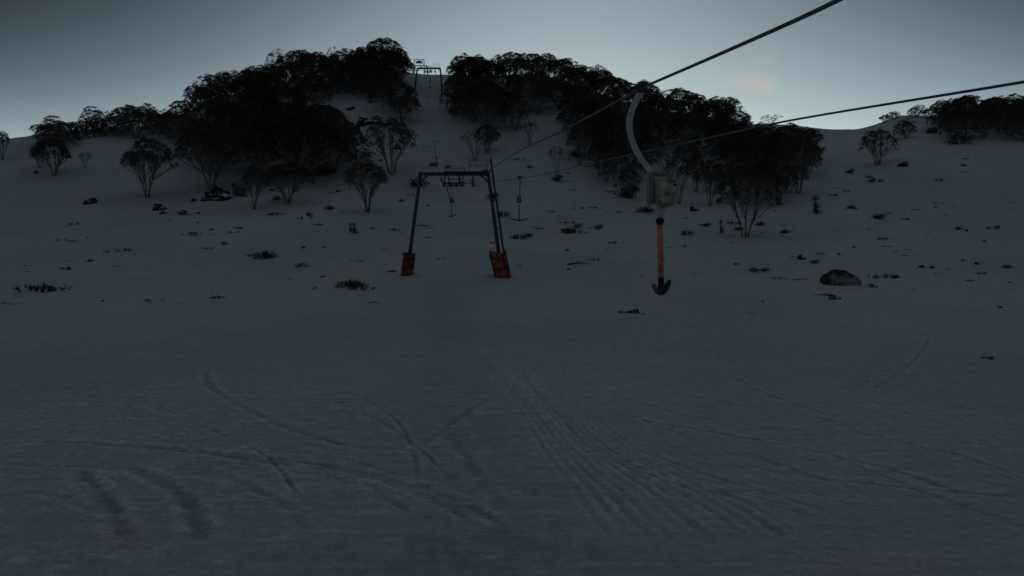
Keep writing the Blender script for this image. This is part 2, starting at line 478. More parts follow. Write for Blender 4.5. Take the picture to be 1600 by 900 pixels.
def build_snow():
    Y0 = 26.0
    s_in = np.concatenate([np.linspace(-.56, -.3, 220, endpoint=False), np.linspace(-.3, .3, 960), np.linspace(.3, .56, 221)[1:]])
    side = np.array([.58, .62, .68, .76, .88, 1.05, 1.3, 1.7, 2.3, 3.2, 4.5])
    S = np.concatenate([-side[::-1], s_in, side])
    ys = [-20., -10., -3., 2., 5., 7.]
    y = 8.0
    while y < 1500:
        ys.append(y)
        y += max(.045, .045 * (y / 14.) ** 1.45) if y < 60 else min(.0075 * y * (y / 60.) ** .4, 18) if y < 260 else .02 * y
    ys = np.array(ys)
    SS, YY = np.meshgrid(S, ys)
    X = (SS * (YY + Y0)).ravel(); Y = YY.ravel()
    Z = H(X, Y)
    TONE['a'] = np.zeros(len(X))
    # old ski and grooming tracks pressed into the snow in front of the tower
    tracks = [
        ([(118, 735), (140, 760), (158, 780), (176, 800), (200, 850)], .16, .085),
        ([(132, 732), (156, 758), (176, 782), (192, 804)], .09, .05),
        ([(205, 730), (250, 750), (285, 775), (302, 800), (318, 850)], .17, .10),
        ([(0, 726), (90, 728), (200, 732), (300, 733)], .10, .05),
        ([(-40, 700), (60, 690), (170, 694), (270, 702), (400, 712)], .14, .075),
        ([(200, 692), (330, 702), (480, 708), (640, 710), (700, 706)], .10, .05),
        ([(240, 700), (380, 712), (520, 730), (600, 746), (670, 766), (730, 790), (800, 830)], .14, .085),
        ([(300, 706), (420, 722), (540, 738), (620, 758), (690, 786), (740, 815)], .09, .05),
        ([(320, 575), (326, 600), (350, 618), (400, 645), (450, 668), (530, 692), (600, 702)], .15, .09),
        ([(330, 585), (380, 600), (440, 612), (500, 624), (640, 640)], .07, .03),
        ([(0, 640), (90, 632), (180, 610), (260, 596), (320, 590)], .09, .035),
        ([(120, 640), (210, 622), (330, 600)], .08, .03),
        ([(640, 706), (680, 680), (720, 650), (760, 625)], .09, .03),
        ([(420, 522), (450, 530), (480, 520), (540, 514)], .12, .07),
        ([(180, 560), (280, 555), (380, 545), (470, 540)], .12, .03),
        ([(740, 540), (800, 610), (870, 690), (940, 760), (1000, 830)], .22, .018),
        ([(800, 560), (850, 620), (910, 680), (980, 730), (1050, 790), (1110, 850)], .20, .022),
        ([(830, 600), (890, 655), (960, 706), (1030, 752), (1100, 800)], .12, .018),
        ([(690, 660), (740, 730), (790, 800)], .14, .03),
        ([(1000, 470), (1060, 500), (1150, 525), (1230, 545)], .14, .045),
        ([(1310, 610), (1400, 640), (1500, 670), (1620, 700)], .10, .05),
        ([(950, 645), (1100, 672), (1250, 700), (1400, 735), (1500, 770)], .08, .045),
        ([(1000, 700), (1100, 740), (1200, 770), (1300, 800)], .08, .04),
        ([(940, 610), (1040, 640), (1140, 660), (1260, 672)], .08, .035),
        ([(1290, 668), (1370, 680), (1440, 698), (1530, 716)], .07, .05),
        ([(1050, 612), (1200, 640), (1350, 665), (1480, 688), (1600, 700)], .07, .035),
        ([(1100, 720), (1250, 742), (1400, 760), (1600, 775)], .08, .04),
        ([(1360, 610), (1420, 570), (1455, 525)], .08, .035),
        ([(1260, 560), (1400, 590), (1600, 612)], .08, .03),
        ([(350, 740), (400, 764), (450, 792), (480, 830)], .11, .06),
        ([(0, 760), (80, 772), (150, 800)], .11, .05),
        ([(560, 742), (600, 775), (640, 800)], .10, .05),
    ]
    # the lines fanning out beside the tow track, and crossing ski lines on the left
    for j in range(11):
        o_ = (j - 5) * 9
        tracks.append(([(800 + o_ * .5, 560 + j), (850 + o_, 622), (912 + o_ * 1.5, 690), (985 + o_ * 2.2, 745), (1060 + o_ * 3, 800), (1120 + o_ * 3.4, 850)], .055, .03 if j % 2 else .02))
    for a_ in ([(0, 668), (150, 655), (320, 660), (470, 680), (620, 716)], [(0, 690), (180, 676), (360, 690), (560, 722), (760, 790)],
               [(60, 618), (220, 640), (400, 690), (560, 760)], [(130, 600), (260, 640), (400, 700), (470, 780)], [(250, 560), (400, 590), (560, 622), (700, 640)],
               [(520, 600), (600, 640), (640, 690), (650, 760)], [(0, 742), (160, 716), (330, 716), (520, 742)], [(380, 560), (470, 600), (600, 660), (700, 740)],
               [(60, 800), (150, 752), (290, 722), (450, 716)], [(0, 612), (120, 606), (240, 615), (380, 640)], [(470, 660), (560, 650), (660, 662), (740, 690)]):
        tracks.append((a_, .045, .032)); tracks.append(([(p[0] + 4, p[1] + 5) for p in a_], .045, .03))
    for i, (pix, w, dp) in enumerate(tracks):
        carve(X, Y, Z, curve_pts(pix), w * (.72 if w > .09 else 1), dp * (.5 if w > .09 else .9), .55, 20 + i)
    # faint ski pairs sweeping down to the right
    rg = random.Random(5)
    for i in range(34):
        x0 = rg.uniform(860, 1560); y0 = rg.uniform(560, 760)
        ln = rg.uniform(90, 330); sl = rg.uniform(.14, .38)
        b = rg.uniform(-.04, .06)
        pix = [(x0 + ln * t, y0 + ln * t * sl + b * ln * t * (1 - t) * 2) for t in (0, .33, .66, 1)]
        c = curve_pts(pix, 3)
        dp = rg.uniform(.012, .03)
        carve(X, Y, Z, c, .055, dp, .5, 60 + i)
        c2 = [(p[0] + .02, p[1] + .24) for p in c]
        carve(X, Y, Z, c2, .055, dp, .5, 90 + i)
    for i in range(22):
        x0 = rg.uniform(-40, 620); y0 = rg.uniform(520, 780)
        ln = rg.uniform(90, 260); sl = rg.uniform(-.18, .3)
        pix = [(x0 + ln * t, y0 + ln * t * sl + 10 * t * (1 - t)) for t in (0, .33, .66, 1)]
        carve(X, Y, Z, curve_pts(pix, 3), .06, rg.uniform(.012, .03), .5, 120 + i)
    band = curve_pts([(690, 440), (694, 500), (704, 580), (724, 680), (752, 800), (780, 880)], 3)
    nb = Y < 62
    D = np.full(nb.sum(), 1e9)
    for i in range(len(band) - 1):
        D = np.minimum(D, seg_dist(X[nb], Y[nb], band[i], band[i + 1])[0])
    TONE['a'][nb] -= .24 * np.exp(-(D / 1.5) ** 2.2)
    # churned clods low left, wind ripples elsewhere
    nr = Y < 34
    xn = X[nr]; yn = Y[nr]
    msk = smooth(0, 4, (23.5 - .18 * (xn + 2)) - yn) * smooth(-1.0, 1.5, -xn + 1.2)
    c = fbm(xn * 3.6 + yn * .8, yn * 5.2, 41, 5)
    Z[nr] += msk * (.03 * np.clip(c - .12, 0, 1) * 1.2 + .012 * fbm(xn * 9., yn * 9., 44, 3))
    dirx = xn * math.cos(R(24)) + yn * math.sin(R(24)); diry = -xn * math.sin(R(24)) + yn * math.cos(R(24))
    Z[nr] += .02 * fbm(dirx * .5, diry * 4.0, 47, 3) * smooth(-2, 3, xn)
    TONE['a'][nr] += msk * np.clip(c - .2, 0, 1) * 1.7  # clods also painted lighter, as if catching the glow
    nV = len(X); nx = len(S); nyy = len(ys)
    me = bpy.data.meshes.new('snow_slope')
    me.vertices.add(nV)
    me.vertices.foreach_set('co', np.stack([X, Y, Z], 1).astype(np.float32).ravel())
    ii, jj = np.meshgrid(np.arange(nyy - 1), np.arange(nx - 1), indexing='ij')
    a = (ii * nx + jj).ravel()
    q = np.stack([a, a + 1, a + 1 + nx, a + nx], 1).astype(np.int32)
    me.loops.add(q.size); me.polygons.add(len(q))
    me.loops.foreach_set('vertex_index', q.ravel())
    me.polygons.foreach_set('loop_start', np.arange(0, q.size, 4, dtype=np.int32))
    me.update(calc_edges=True)
    me.shade_smooth()
    at = me.attributes.new('shade_and_tone', 'FLOAT', 'POINT')
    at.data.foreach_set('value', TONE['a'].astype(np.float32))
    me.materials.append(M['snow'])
    o = link('snow_slope', me); o['kind'] = 'structure'
    o['label'] = 'snow covered hillside with ski tracks'
    return o


for (a_, b_, r_, h_) in [(636, 429, .9, .22), (784, 432, 1.1, .26), (648, 431, .6, .10), (1310, 444, 1.6, .18), (340, 310, 1.4, .15)]:
    g_m = ground(a_, b_)
    MOUNDS.append((g_m.x, g_m.y, r_, h_))
build_snow()


# ------------------------------------------------------------------ snow gums
def leaf_quads(cent, size, rg, flat=.6):
    """cent: (n,3) array -> verts, faces of small leaf-sized quads"""
    n = len(cent)
    a = rg.normal(size=(n, 3)); a[:, 2] *= flat; a /= np.linalg.norm(a, axis=1)[:, None]
    b = rg.normal(size=(n, 3)); b[:, 2] *= flat
    b -= a * np.sum(a * b, 1)[:, None]; b /= np.linalg.norm(b, axis=1)[:, None]
    l = size * rg.uniform(.7, 1.5, n)[:, None]; w = l * rg.uniform(.4, .75, n)[:, None]
    v = np.stack([cent - a * l * .5, cent + b * w * .5, cent + a * l * .5, cent - b * w * .5], 1).reshape(-1, 3)
    f = np.arange(n * 4, dtype=np.int32).reshape(n, 4)
    return v, f


def quads_mesh(name, v, f, mat):
    me = bpy.data.meshes.new(name)
    me.vertices.add(len(v)); me.vertices.foreach_set('co', v.astype(np.float32).ravel())
    me.loops.add(f.size); me.polygons.add(len(f))
    me.loops.foreach_set('vertex_index', f.ravel())
    me.polygons.foreach_set('loop_start', np.arange(0, f.size, 4, dtype=np.int32))
    me.update(calc_edges=True); me.materials.append(mat)
    return me


def bez(a, b, c, t):
    return a * (1 - t) ** 2 + b * 2 * t * (1 - t) + c * t * t


def make_gum(seed, wid=1.1, crown0=.45, tmax=95, ntips=46, nst=5, dens=1.0, hs=1.0, lean=0.0):
    """unit-height snow gum (1 m tall meshes scaled by the caller): returns (trunk mesh, crown mesh)"""
    rg = np.random.default_rng(seed)
    Ht = 6.0
    tips = []
    zc = crown0 * Ht; rz = Ht - zc - .12; rx = wid * Ht * .5
    lob = rg.uniform(0, 6.28, 3)
    for i in range(ntips):
        ct = 1 - (1 - math.cos(R(tmax))) * ((i + .5) / ntips)
        th = math.acos(ct); ph = i * 2.39996 + rg.uniform(-.35, .35)
        sc = rg.uniform(.93, 1.02) * (1 + .15 * math.sin(ph + lob[2]) * math.sin(th) + .10 * math.sin(2 * ph + lob[0]) + .08 * math.sin(3 * ph + lob[1]))
        if rg.random() < .17: sc *= rg.uniform(.6, .8)
        if math.sin(3.1 * ph + lob[2]) * math.sin(th * 5 + lob[0]) > .62: continue
        tips.append(Vector((rx * math.sin(th) * math.cos(ph) * sc + lean * Ht * .12, rx * math.sin(th) * math.sin(ph) * sc,
                            zc + rz * math.cos(th) * (sc if th < 1 else 1))))
    tb = MB()
    # stems
    groups = [[] for _ in range(nst)]
    off = rg.uniform(0, 6.28)
    for t in tips:
        a = (math.atan2(t.y, t.x) - off) % (2 * math.pi)
        g = int(a / (2 * math.pi) * nst) % nst
        if math.hypot(t.x, t.y) < .25 * rx: g = int(rg.integers(nst))
        groups[g].append(t)
    for g in groups:
        if not g: continue
        c = sum(g, Vector()) / len(g)
        base = Vector((c.x, c.y, 0)).normalized() * rg.uniform(.04, .34) if c.length > 0 else Vector()
        base.z = -.35
        end = Vector((c.x * .95, c.y * .95, c.z * rg.uniform(.86, .95)))
        ctrl = Vector((c.x * rg.uniform(.15, .5), c.y * rg.uniform(.15, .5), c.z * .5))
        n = 9
        wk = Vector((0, 0, 0)); wob = []
        for _ in range(n):
            wk = wk * .8 + Vector((rg.normal(), rg.normal(), rg.normal() * .4)) * .15
            wob.append(wk.copy())
        r0 = rg.uniform(.075, .125)
        sp = [bez(base, ctrl, end, k / (n - 1)) + wob[k] * (k / (n - 1)) for k in range(n)]
        tb.tube(sp, [r0 * (1 - .75 * k / (n - 1)) for k in range(n)], 5)
        # secondary limbs -> tips
        for t in g:
            tt = rg.uniform(.3, .85)
            k = tt * (n - 1); k0 = int(k)
            s = sp[k0].lerp(sp[min(k0 + 1, n - 1)], k - k0)
            mid = s.lerp(t, .5) + Vector((t.x - s.x, t.y - s.y, 0)) * .12 + Vector(rg.normal(size=3)) * .12 - Vector((0, 0, .12))
            r1 = r0 * (1 - .75 * tt) * .6
            pts = [bez(s, mid, t, q) for q in (0, .3, .6, .85, 1)]
            tb.tube(pts, [r1, r1 * .8, r1 * .6, r1 * .42, .010], 4, False)
            # fine forks
            for _ in range(3):
                q = rg.uniform(.45, .85)
                p = bez(s, mid, t, q)
                e = t + Vector((rg.normal() * .38, rg.normal() * .38, rg.normal() * .12))
                tb.tube([p, p.lerp(e, .5) + Vector(rg.normal(size=3)) * .05, e], [.016, .012, .008], 3, False)
    trunk = mesh_from('gum_trunk', tb.v, tb.f, M['bark'])
    # crown: overlapping umbrella pads of leaves at the branch ends
    C = []
    for t in tips:
        r = rg.uniform(.42, .66) * hs * (1.15 if t.z > zc + .4 * rz else .8)
        q = math.hypot(t.x, t.y) / rx
        sl = min(.42, .6 * q / math.sqrt(max(.12, 1 - min(q, .95) ** 2)) * rz / rx)
        tx, ty = (sl * t.x / (q * rx), sl * t.y / (q * rx)) if q > .02 else (0, 0)
        h = r * rg.uniform(.4, .6)
        k = int(125 * dens * (r / .55) ** 2)
        sub = [Vector((rg.normal() * r * .36, rg.normal() * r * .36, rg.normal() * .09)) for _ in range(5)]
        r *= (1 if q < .75 else .8)
        for j in range(k):
            sc = sub[j % 5]
            rho = math.sqrt(rg.random()); ph = rg.uniform(0, 6.283)
            rr = r * .62
            x = sc.x + rr * rho * math.cos(ph); y = sc.y + rr * rho * math.sin(ph)
            dd = (x * x + y * y) / (r * r)
            z = sc.z + h * (.9 - .95 * min(dd, 1.3)) - abs(rg.normal()) * .09
            # the pad lies along the dome: it drops outwards
            z -= (x * tx + y * ty)
            C.append((t.x + x, t.y + y, t.z + z - h * .35))
    # loose sprays between the pads soften the outline
    for j in range(int(len(C) * .22)):
        t = tips[int(rg.integers(len(tips)))]
        t2 = tips[int(rg.integers(len(tips)))]
        if (t - t2).length > rx * .75: continue
        p = t.lerp(t2, rg.random())
        nx_, ny_, nz_ = p.x / rx, p.y / rx, max(.05, (p.z - zc) / rz)
        l = math.sqrt(nx_ ** 2 + ny_ ** 2 + nz_ ** 2)
        k2 = (1 / l) ** .8 * rg.uniform(.9, 1.06) if l > .55 else 1
        C.append((p.x * k2, p.y * k2, zc + (p.z - zc) * k2 + rg.normal() * .05))
    v, f = leaf_quads(np.array(C), .135, rg)
    crown = quads_mesh('gum_crown', v, f, M['leaf'])
    return trunk, crown, Ht


GUMS = {
    'dome': [make_gum(1, 1.15, .42, 84, 96, 5), make_gum(2, 1.05, .45, 80, 88, 5), make_gum(3, 1.2, .48, 88, 100, 6), make_gum(4, 1.1, .5, 78, 84, 5)],
    'fan': [make_gum(11, .92, .55, 82, 64, 5, .9), make_gum(12, .85, .5, 92, 64, 5, .85), make_gum(13, 1.0, .55, 92, 72, 6, .85)],
    'full': [make_gum(21, 1.15, .38, 104, 125, 7, .95), make_gum(22, 1.05, .36, 106, 120, 7, .95)],
    'open': [make_gum(31, 1.15, .58, 80, 34, 5, .8, .9), make_gum(32, 1.0, .6, 80, 30, 4, .75, .9, .6)],
}
NT = 0


def gum(loc, height, kind, label, group=None, width=None, which=None, rot=None, name='snow_gum', cat='tree', wscale=None):
    global NT
    NT += 1
    L = GUMS[kind]
    tr, cr, h0 = L[which if which is not None else random.randrange(len(L))]
    t = thing(name, label, cat, (loc.x, loc.y, loc.z), group)
    s = height / h0
    ws = s if wscale is None else s * wscale
    t.rotation_euler = (0, 0, random.uniform(0, 6.283) if rot is None else rot)
    t.rotation_euler.x = random.gauss(0, .045); t.rotation_euler.y = random.gauss(0, .045)
    t.scale = (ws, ws, s)
    link('trunk', tr, t); link('crown', cr, t)
    return t


def gum_px(px, row, top, kind, label, width=None, which=None, group=None, rot=None, cat='tree', name='snow_gum'):
    g = ground(px, row)
    d = (g - CAM).dot(Vector((0, CP, SP)))
    h = (row - top) * d / F
    ws = None
    if width:
        L = GUMS[kind][which or 0]
        nat = {'dome': 1.28, 'fan': 1.08, 'full': 1.25, 'open': 1.2}[kind]
        ws = (width * d / F) / (nat * h)
    return gum(g, h, kind, label, group, None, which, rot, name, cat, ws)


# individual trees that can be told apart
gum_px(230, 308, 220, 'dome', 'wide snow gum with several bare stems, standing clear in front of the left ridge', 94, 1)
gum_px(85, 274, 216, 'dome', 'low spreading snow gum at far left below the ridge line', 66, 0)
gum_px(62, 262, 226, 'fan', 'small dark snow gum tucked behind the low spreading tree at far left', 34, 1)
gum_px(133, 263, 238, 'open', 'tiny round snow gum on open snow right of the far left tree', 22, 0)
gum_px(213, 216, 168, 'dome', 'dome shaped snow gum breaking the left skyline before the notch', 76, 2)
gum_px(4, 250, 206, 'fan', 'snow gum cut off by the left edge of the view', 26, 0)
gum_px(284, 246, 178, 'dome', 'snow gum with pale bare stems at the left foot of the dense left stand', 68, 0)
gum_px(330, 300, 205, 'dome', 'large snow gum with forked stems above the snow capped rock', 120, 1)
gum_px(398, 327, 262, 'fan', 'slim snow gum on twin stems, lowest tree of the left stand', 58, 0)
gum_px(450, 318, 256, 'dome', 'flat topped snow gum right of the slim twin stemmed one', 72, 2)
gum_px(470, 282, 196, 'dome', 'broad snow gum with a fan of pale limbs low in the left stand', 140, 2)
gum_px(505, 262, 180, 'dome', 'snow gum at the right end of the left stand beside the open snow', 90, 1)
gum_px(612, 272, 186, 'fan', 'fan shaped snow gum standing alone just left of the tow track', 84, 2)
gum_px(573, 332, 252, 'fan', 'lone snow gum with bare forked base left of the lift tower', 88, 0)
gum_px(1165, 370, 262, 'fan', 'tall many stemmed snow gum, nearest tree right of the hanging tow bar', 98, 2)
gum_px(1247, 302, 212, 'dome', 'dark snow gum at the right end of the right stand', 74, 0)
gum_px(1372, 258, 202, 'fan', 'round snow gum standing alone on the open right slope', 62, 1)
gum_px(1204, 196, 180, 'open', 'thin open snow gum silhouetted on the saddle crest', 36, 0)
gum_px(1130, 200, 160, 'open', 'thin airy snow gum at the right end of the skyline stand', 46, 1)
gum_px(742, 252, 204, 'open', 'snow gum with bare leaning stems right of the tow track', 46, 1)
gum_px(762, 240, 196, 'dome', 'snow gum behind the leaning stems right of the tow track', 50, 1)
gum_px(870, 276, 228, 'open', 'small spindly snow gum on open snow left of the hanging tow bar', 30, 1)
gum_px(1110, 322, 252, 'dome', 'snow gum just left of the tall many stemmed one', 60, 1)
gum_px(985, 310, 262, 'fan', 'dark snow gum directly left of the hanging spring box', 44, 1)
gum_px(1060, 318, 250, 'open', 'snow gum partly hidden behind the hanging spring box', 56, 0)
gum_px(1415, 216, 186, 'full', 'small bushy snow gum below the right skyline', 34, 0)
gum_px(516, 128, 72, 'open', 'small lollipop snow gum sticking above the left skyline', 22, 0)
gum_px(443, 140, 80, 'open', 'open crowned snow gum with sky between its limbs on the left skyline', 72, 1)
gum_px(598, 118, 66, 'dome', 'tallest domed snow gum on the left skyline beside the lift gap', 84, 2)
gum_px(628, 122, 80, 'dome', 'snow gum whose crown overhangs the left edge of the lift gap', 34, 1)
gum_px(728, 142, 86, 'dome', 'flat domed snow gum at the right side of the lift gap', 66, 0)
gum_px(1345, 0, 0, 'open', '', 1) if False else None

gum_px(905, 258, 208, 'open', 'bare limbed snow gum at the lower fringe of the right stand, leftmost', 44, 0)
gum_px(938, 276, 222, 'fan', 'snow gum with tangled bare limbs below the rope at the lower fringe', 46, 1)
gum_px(962, 292, 236, 'fan', 'lowest snow gum of the fringe left of the spring box', 44, 2)
gum_px(1088, 300, 240, 'fan', 'slim snow gum right of the hanging spring box over bare snow', 38, 1)
gum_px(1196, 312, 250, 'dome', 'snow gum between the tall many stemmed one and the stand behind it', 56, 3)
gum_px(828, 226, 186, 'open', 'small snow gum above the thin shrubs right of the tow track', 30, 0)
# dense stands: base region polygons in the hill, filled with spaced trees
def inpoly(x, y, poly):
    c = False; j = len(poly) - 1
    for i in range(len(poly)):
        xi, yi = poly[i]; xj, yj = poly[j]
        if (yi > y) != (yj > y) and x < (xj - xi) * (y - yi) / (yj - yi) + xi: c = not c
        j = i
    return c


def crest_row(px):
    return float(np.interp(px, [r[0] for r in RIDGE], [r[1] for r in RIDGE]))


placed = []


def stand(poly, spacing, hmin, hmax, kinds, label, group, nmax=200, seed=0, tries=6000, off=13):
    rr = random.Random(seed)
    x0 = min(p[0] for p in poly); x1 = max(p[0] for p in poly); y0 = min(p[1] for p in poly); y1 = max(p[1] for p in poly)
    n = 0; fail = 0
    for _ in range(tries):
        if fail > 260: break
        x = rr.uniform(x0, x1); y = rr.uniform(y0, y1)
        if not inpoly(x, y, poly): continue
        if y < crest_row(x) + off: continue
        g = ground(x, y)
        if any((g.x - q[0]) ** 2 + (g.y - q[1]) ** 2 < spacing ** 2 for q in placed):
            fail += 1
            continue
        fail = 0
        placed.append((g.x, g.y))
        gum(g, rr.uniform(hmin, hmax), rr.choice(kinds), label, group, wscale=rr.uniform(1.0, 1.3))
        n += 1
        if n >= nmax: break
    return n


def crest(xs, hs, kinds, label, group, seed=0, back=1.5, off=0):
    """a row of trees along the crest: photo columns and heights in photo rows of their tops"""
    rr = random.Random(seed)
    for x, top in zip(xs, hs):
        g = ground(x, crest_row(x) + 3 + off)
        d = g.y
        h = (crest_row(x) + 3 + off - top) * d / F
        placed.append((g.x, g.y))
        gum(g, max(h, 2.0), rr.choice(kinds), label, group, wscale=rr.uniform(1.1, 1.4) if h > 3.5 else 1.4)


K = ['dome', 'dome', 'full', 'fan']
crest([62, 74, 88, 101, 114, 128, 142, 156, 170, 184, 196, 236, 250], [209, 205, 201, 198, 196, 192, 189, 187, 184, 182, 184, 176, 182], ['dome', 'full'], 'low snow gum in the band along the far left skyline', 'snow gums along the far left skyline', 1)
crest([66, 86, 106, 126, 148, 168, 188, 238, 254], [216, 210, 206, 202, 198, 194, 194, 186, 188], ['full'], 'low dense snow gum in the second row of the far left band', 'second row of snow gums on the far left ridge', 12, off=11)
crest([1468, 1484, 1502, 1522, 1546, 1570, 1594], [172, 170, 174, 172, 168, 166, 170], ['full'], 'dense snow gum in the second row of the far right stand', 'second row of snow gums at far right', 13, off=14)
crest([262, 285, 312, 338, 365, 398, 422], [186, 158, 134, 118, 110, 111, 108], ['dome', 'open'], 'snow gum on the rising skyline of the left stand', 'snow gums on the rising left skyline', 2)
crest([466, 490, 535, 560, 580, 615], [82, 84, 78, 80, 76, 76], ['dome', 'dome', 'full'], 'snow gum on the summit skyline of the left stand', 'snow gums on the left summit skyline', 3)
gum_px(706, 150, 118, 'full', 'low dark snow gum at the right rim of the lift gap', 26, 0)
gum_px(712, 178, 142, 'full', 'dark bushy snow gum below the right rim of the lift gap', 30, 1)
crest([748, 772, 800, 828, 855, 880, 905, 935, 962], [88, 92, 90, 84, 86, 92, 102, 112, 120], ['dome', 'dome', 'full'], 'snow gum on the summit skyline of the right stand', 'snow gums on the right summit skyline', 4)
crest([1015, 1040, 1062, 1085, 1108, 985], [140, 140, 140, 148, 160, 130], ['dome', 'open', 'dome'], 'snow gum on the descending skyline behind the hanging tow bar', 'snow gums on the descending right skyline', 5)
crest([1382, 1396, 1432, 1448, 1470, 1490, 1512, 1535, 1558, 1580, 1602], [181, 174, 165, 170, 158, 155, 158, 162, 152, 150, 156], ['dome', 'full'], 'snow gum on the skyline at far right', 'snow gums on the far right skyline', 6)
n1 = stand([(262, 180), (330, 150), (420, 128), (500, 118), (520, 140), (500, 160), (478, 185), (500, 215), (530, 232), (545, 252), (520, 270), (470, 285), (400, 292), (340, 278), (300, 252), (270, 232), (258, 205)],
           4.8, 5.0, 7.4, K, 'snow gum in the dark dense stand left of the tow track', 'snow gums massed left of the tow track', 110, 1)
n2 = stand([(500, 110), (600, 95), (618, 112), (622, 132), (626, 165), (634, 196), (622, 194), (602, 172), (565, 150), (520, 152)],
           3.7, 5.0, 6.6, K, 'snow gum in the upper stand bordering the left edge of the lift gap', 'snow gums at the left edge of the lift gap', 50, 2)
n3 = stand([(722, 114), (800, 105), (900, 112), (960, 135), (1000, 150), (1010, 200), (985, 240), (965, 262), (925, 240), (890, 205), (850, 180), (830, 192), (800, 214), (770, 220), (745, 205), (728, 190), (718, 150)],
           4.8, 5.0, 7.2, K, 'snow gum in the dark dense stand right of the tow track', 'snow gums massed right of the tow track', 110, 3)
n4 = stand([(1000, 165), (1060, 160), (1120, 185), (1150, 215), (1200, 238), (1262, 245), (1250, 275), (1210, 290), (1165, 300), (1120, 262), (1080, 240), (1040, 235), (1000, 225)],
           4.7, 4.6, 6.8, K, 'snow gum in the stand sloping down behind the hanging tow bar', 'snow gums sloping down right of centre', 70, 4)
n7 = stand([(872, 196), (930, 225), (1000, 225), (1060, 235), (1100, 262), (1092, 300), (1040, 296), (1000, 304), (955, 288), (925, 268), (900, 240)],
           4.6, 3.4, 5.6, ['fan', 'open', 'fan', 'dome'], 'snow gum with bare limbs in the ragged fringe under the right stand', 'snow gums in the ragged fringe under the right stand', 26, 9)
n8 = stand([(1110, 300), (1150, 318), (1205, 326), (1240, 300), (1215, 292), (1160, 300)],
           4.6, 3.6, 5.0, ['fan', 'dome'], 'snow gum in the thin fringe behind the tall many stemmed one', 'snow gums in the thin fringe behind the tall many stemmed one', 8, 10)
n5 = stand([(1475, 186), (1600, 184), (1640, 190), (1640, 222), (1500, 222), (1478, 205)],
           4.5, 4.6, 6.4, K, 'snow gum in the far right stand below the skyline', 'snow gums massed at far right', 30, 5, off=5)
n6 = stand([(60, 214), (110, 206), (180, 198), (250, 196), (250, 208), (180, 214), (120, 226), (80, 232)],
           4.2, 3.6, 5.0, ['dome', 'full'], 'low snow gum in the band below the far left skyline', 'low snow gums below the far left skyline', 24, 6, off=2)
print('stands', n1, n2, n3, n4, n5, n6, 'gums', NT)


# ------------------------------------------------------------------ shrubs, twigs, rocks
def make_bush(seed, flat=.7, n=700, upright=False):
    rg = np.random.default_rng(seed)
    C = []; tb = MB()
    k = 13
    for i in range(k):
        ph = rg.uniform(0, 6.28); rr = math.sqrt(rg.random()) * .42
        c = Vector((rr * math.cos(ph), rr * math.sin(ph), flat * rg.uniform(.25, .75) * (1 - rr * 1.1)))
        if upright: c = Vector((c.x * .45, c.y * .45, rg.uniform(.1, 1.2)))
        tb.tube([(c.x * .2, c.y * .2, -.15), (c.x * .6, c.y * .6, c.z * .5), tuple(c), (c.x * 1.25, c.y * 1.25, c.z + .12)], [.018, .013, .009, .004], 4, False)
        s = rg.uniform(.09, .17)
        for j in range(n // k):
            p = rg.normal(size=3) * s
            C.append((c.x + p[0], c.y + p[1], max(c.z + p[2] * .7, -.02)))
    v, f = leaf_quads(np.array(C), .075, rg)
    return mesh_from('bush_stems', tb.v, tb.f, M['twig']), quads_mesh('bush_leaves', v, f, M['leaf2'])


def make_twigs(seed, n=16, leafy=60):
    """heath tips poking through the snow, 1 m wide"""
    rg = np.random.default_rng(seed)
    tb = MB(); C = []
    tb.tube([(-.5, 0, -.07), (.5, 0, -.07)], .03, 4)
    for i in range(n):
        x = rg.uniform(-.5, .5); y = rg.normal() * .12
        a = rg.uniform(0, 6.28); l = rg.uniform(.06, .22); z = rg.uniform(.03, .14)
        e = (x + l * math.cos(a), y + l * math.sin(a) * .5, z)
        tb.tube([(x, y, -.06), ((x + e[0]) / 2, (y + e[1]) / 2, z * .8), e], [.022, .017, .009], 4, False)
        if rg.random() < .75:
            for _ in range(leafy // 4):
                C.append((e[0] + rg.normal() * .055, e[1] + rg.normal() * .05, max(0, e[2] + rg.normal() * .035)))
    v, f = leaf_quads(np.array(C), .055, rg)
    return mesh_from('twig_stems', tb.v, tb.f, M['twig']), quads_mesh('twig_leaves', v, f, M['leaf2'])


def make_branch(seed):
    """a dead limb lying half buried, 1 m long"""
    rg = np.random.default_rng(seed)
    tb = MB()
    pts = [(-.5 + i * .11, rg.normal() * .03, .02 + .06 * math.sin(i * .35) + rg.normal() * .006) for i in range(10)]
    tb.tube(pts, [.014 + .0025 * i for i in range(10)], 6)
    for i in (2, 4, 6, 7):
        p = Vector(pts[i]); q = p + Vector((rg.normal() * .12, rg.normal() * .1, .09))
        tb.tube([p, p.lerp(q, .5) + Vector((0, 0, .02)), q], [.012, .009, .004], 4, False)
    return mesh_from('dead_branch', tb.v, tb.f, M['twig'])


def make_rock(seed, flat=.5, ragged=.3, n=3):
    me = bpy.data.meshes.new('rock')
    bm = bmesh.new(); bmesh.ops.create_icosphere(bm, subdivisions=n + 1, radius=.5)
    off = Vector((seed * 7.3, seed * 3.1, 0))
    for v in bm.verts:
        c = v.co.copy()
        k = 1 + ragged * mnoise.noise(c * 2.4 + off) * 1.3 + ragged * .5 * mnoise.noise(c * 6 + off)
        cell = mnoise.voronoi(c * 2.6 + off)[0][0]
        k -= .18 * cell
        v.co = c * k
        v.co.z *= flat * 2
    bm.to_mesh(me); bm.free(); me.materials.append(M['rock'])
    return me


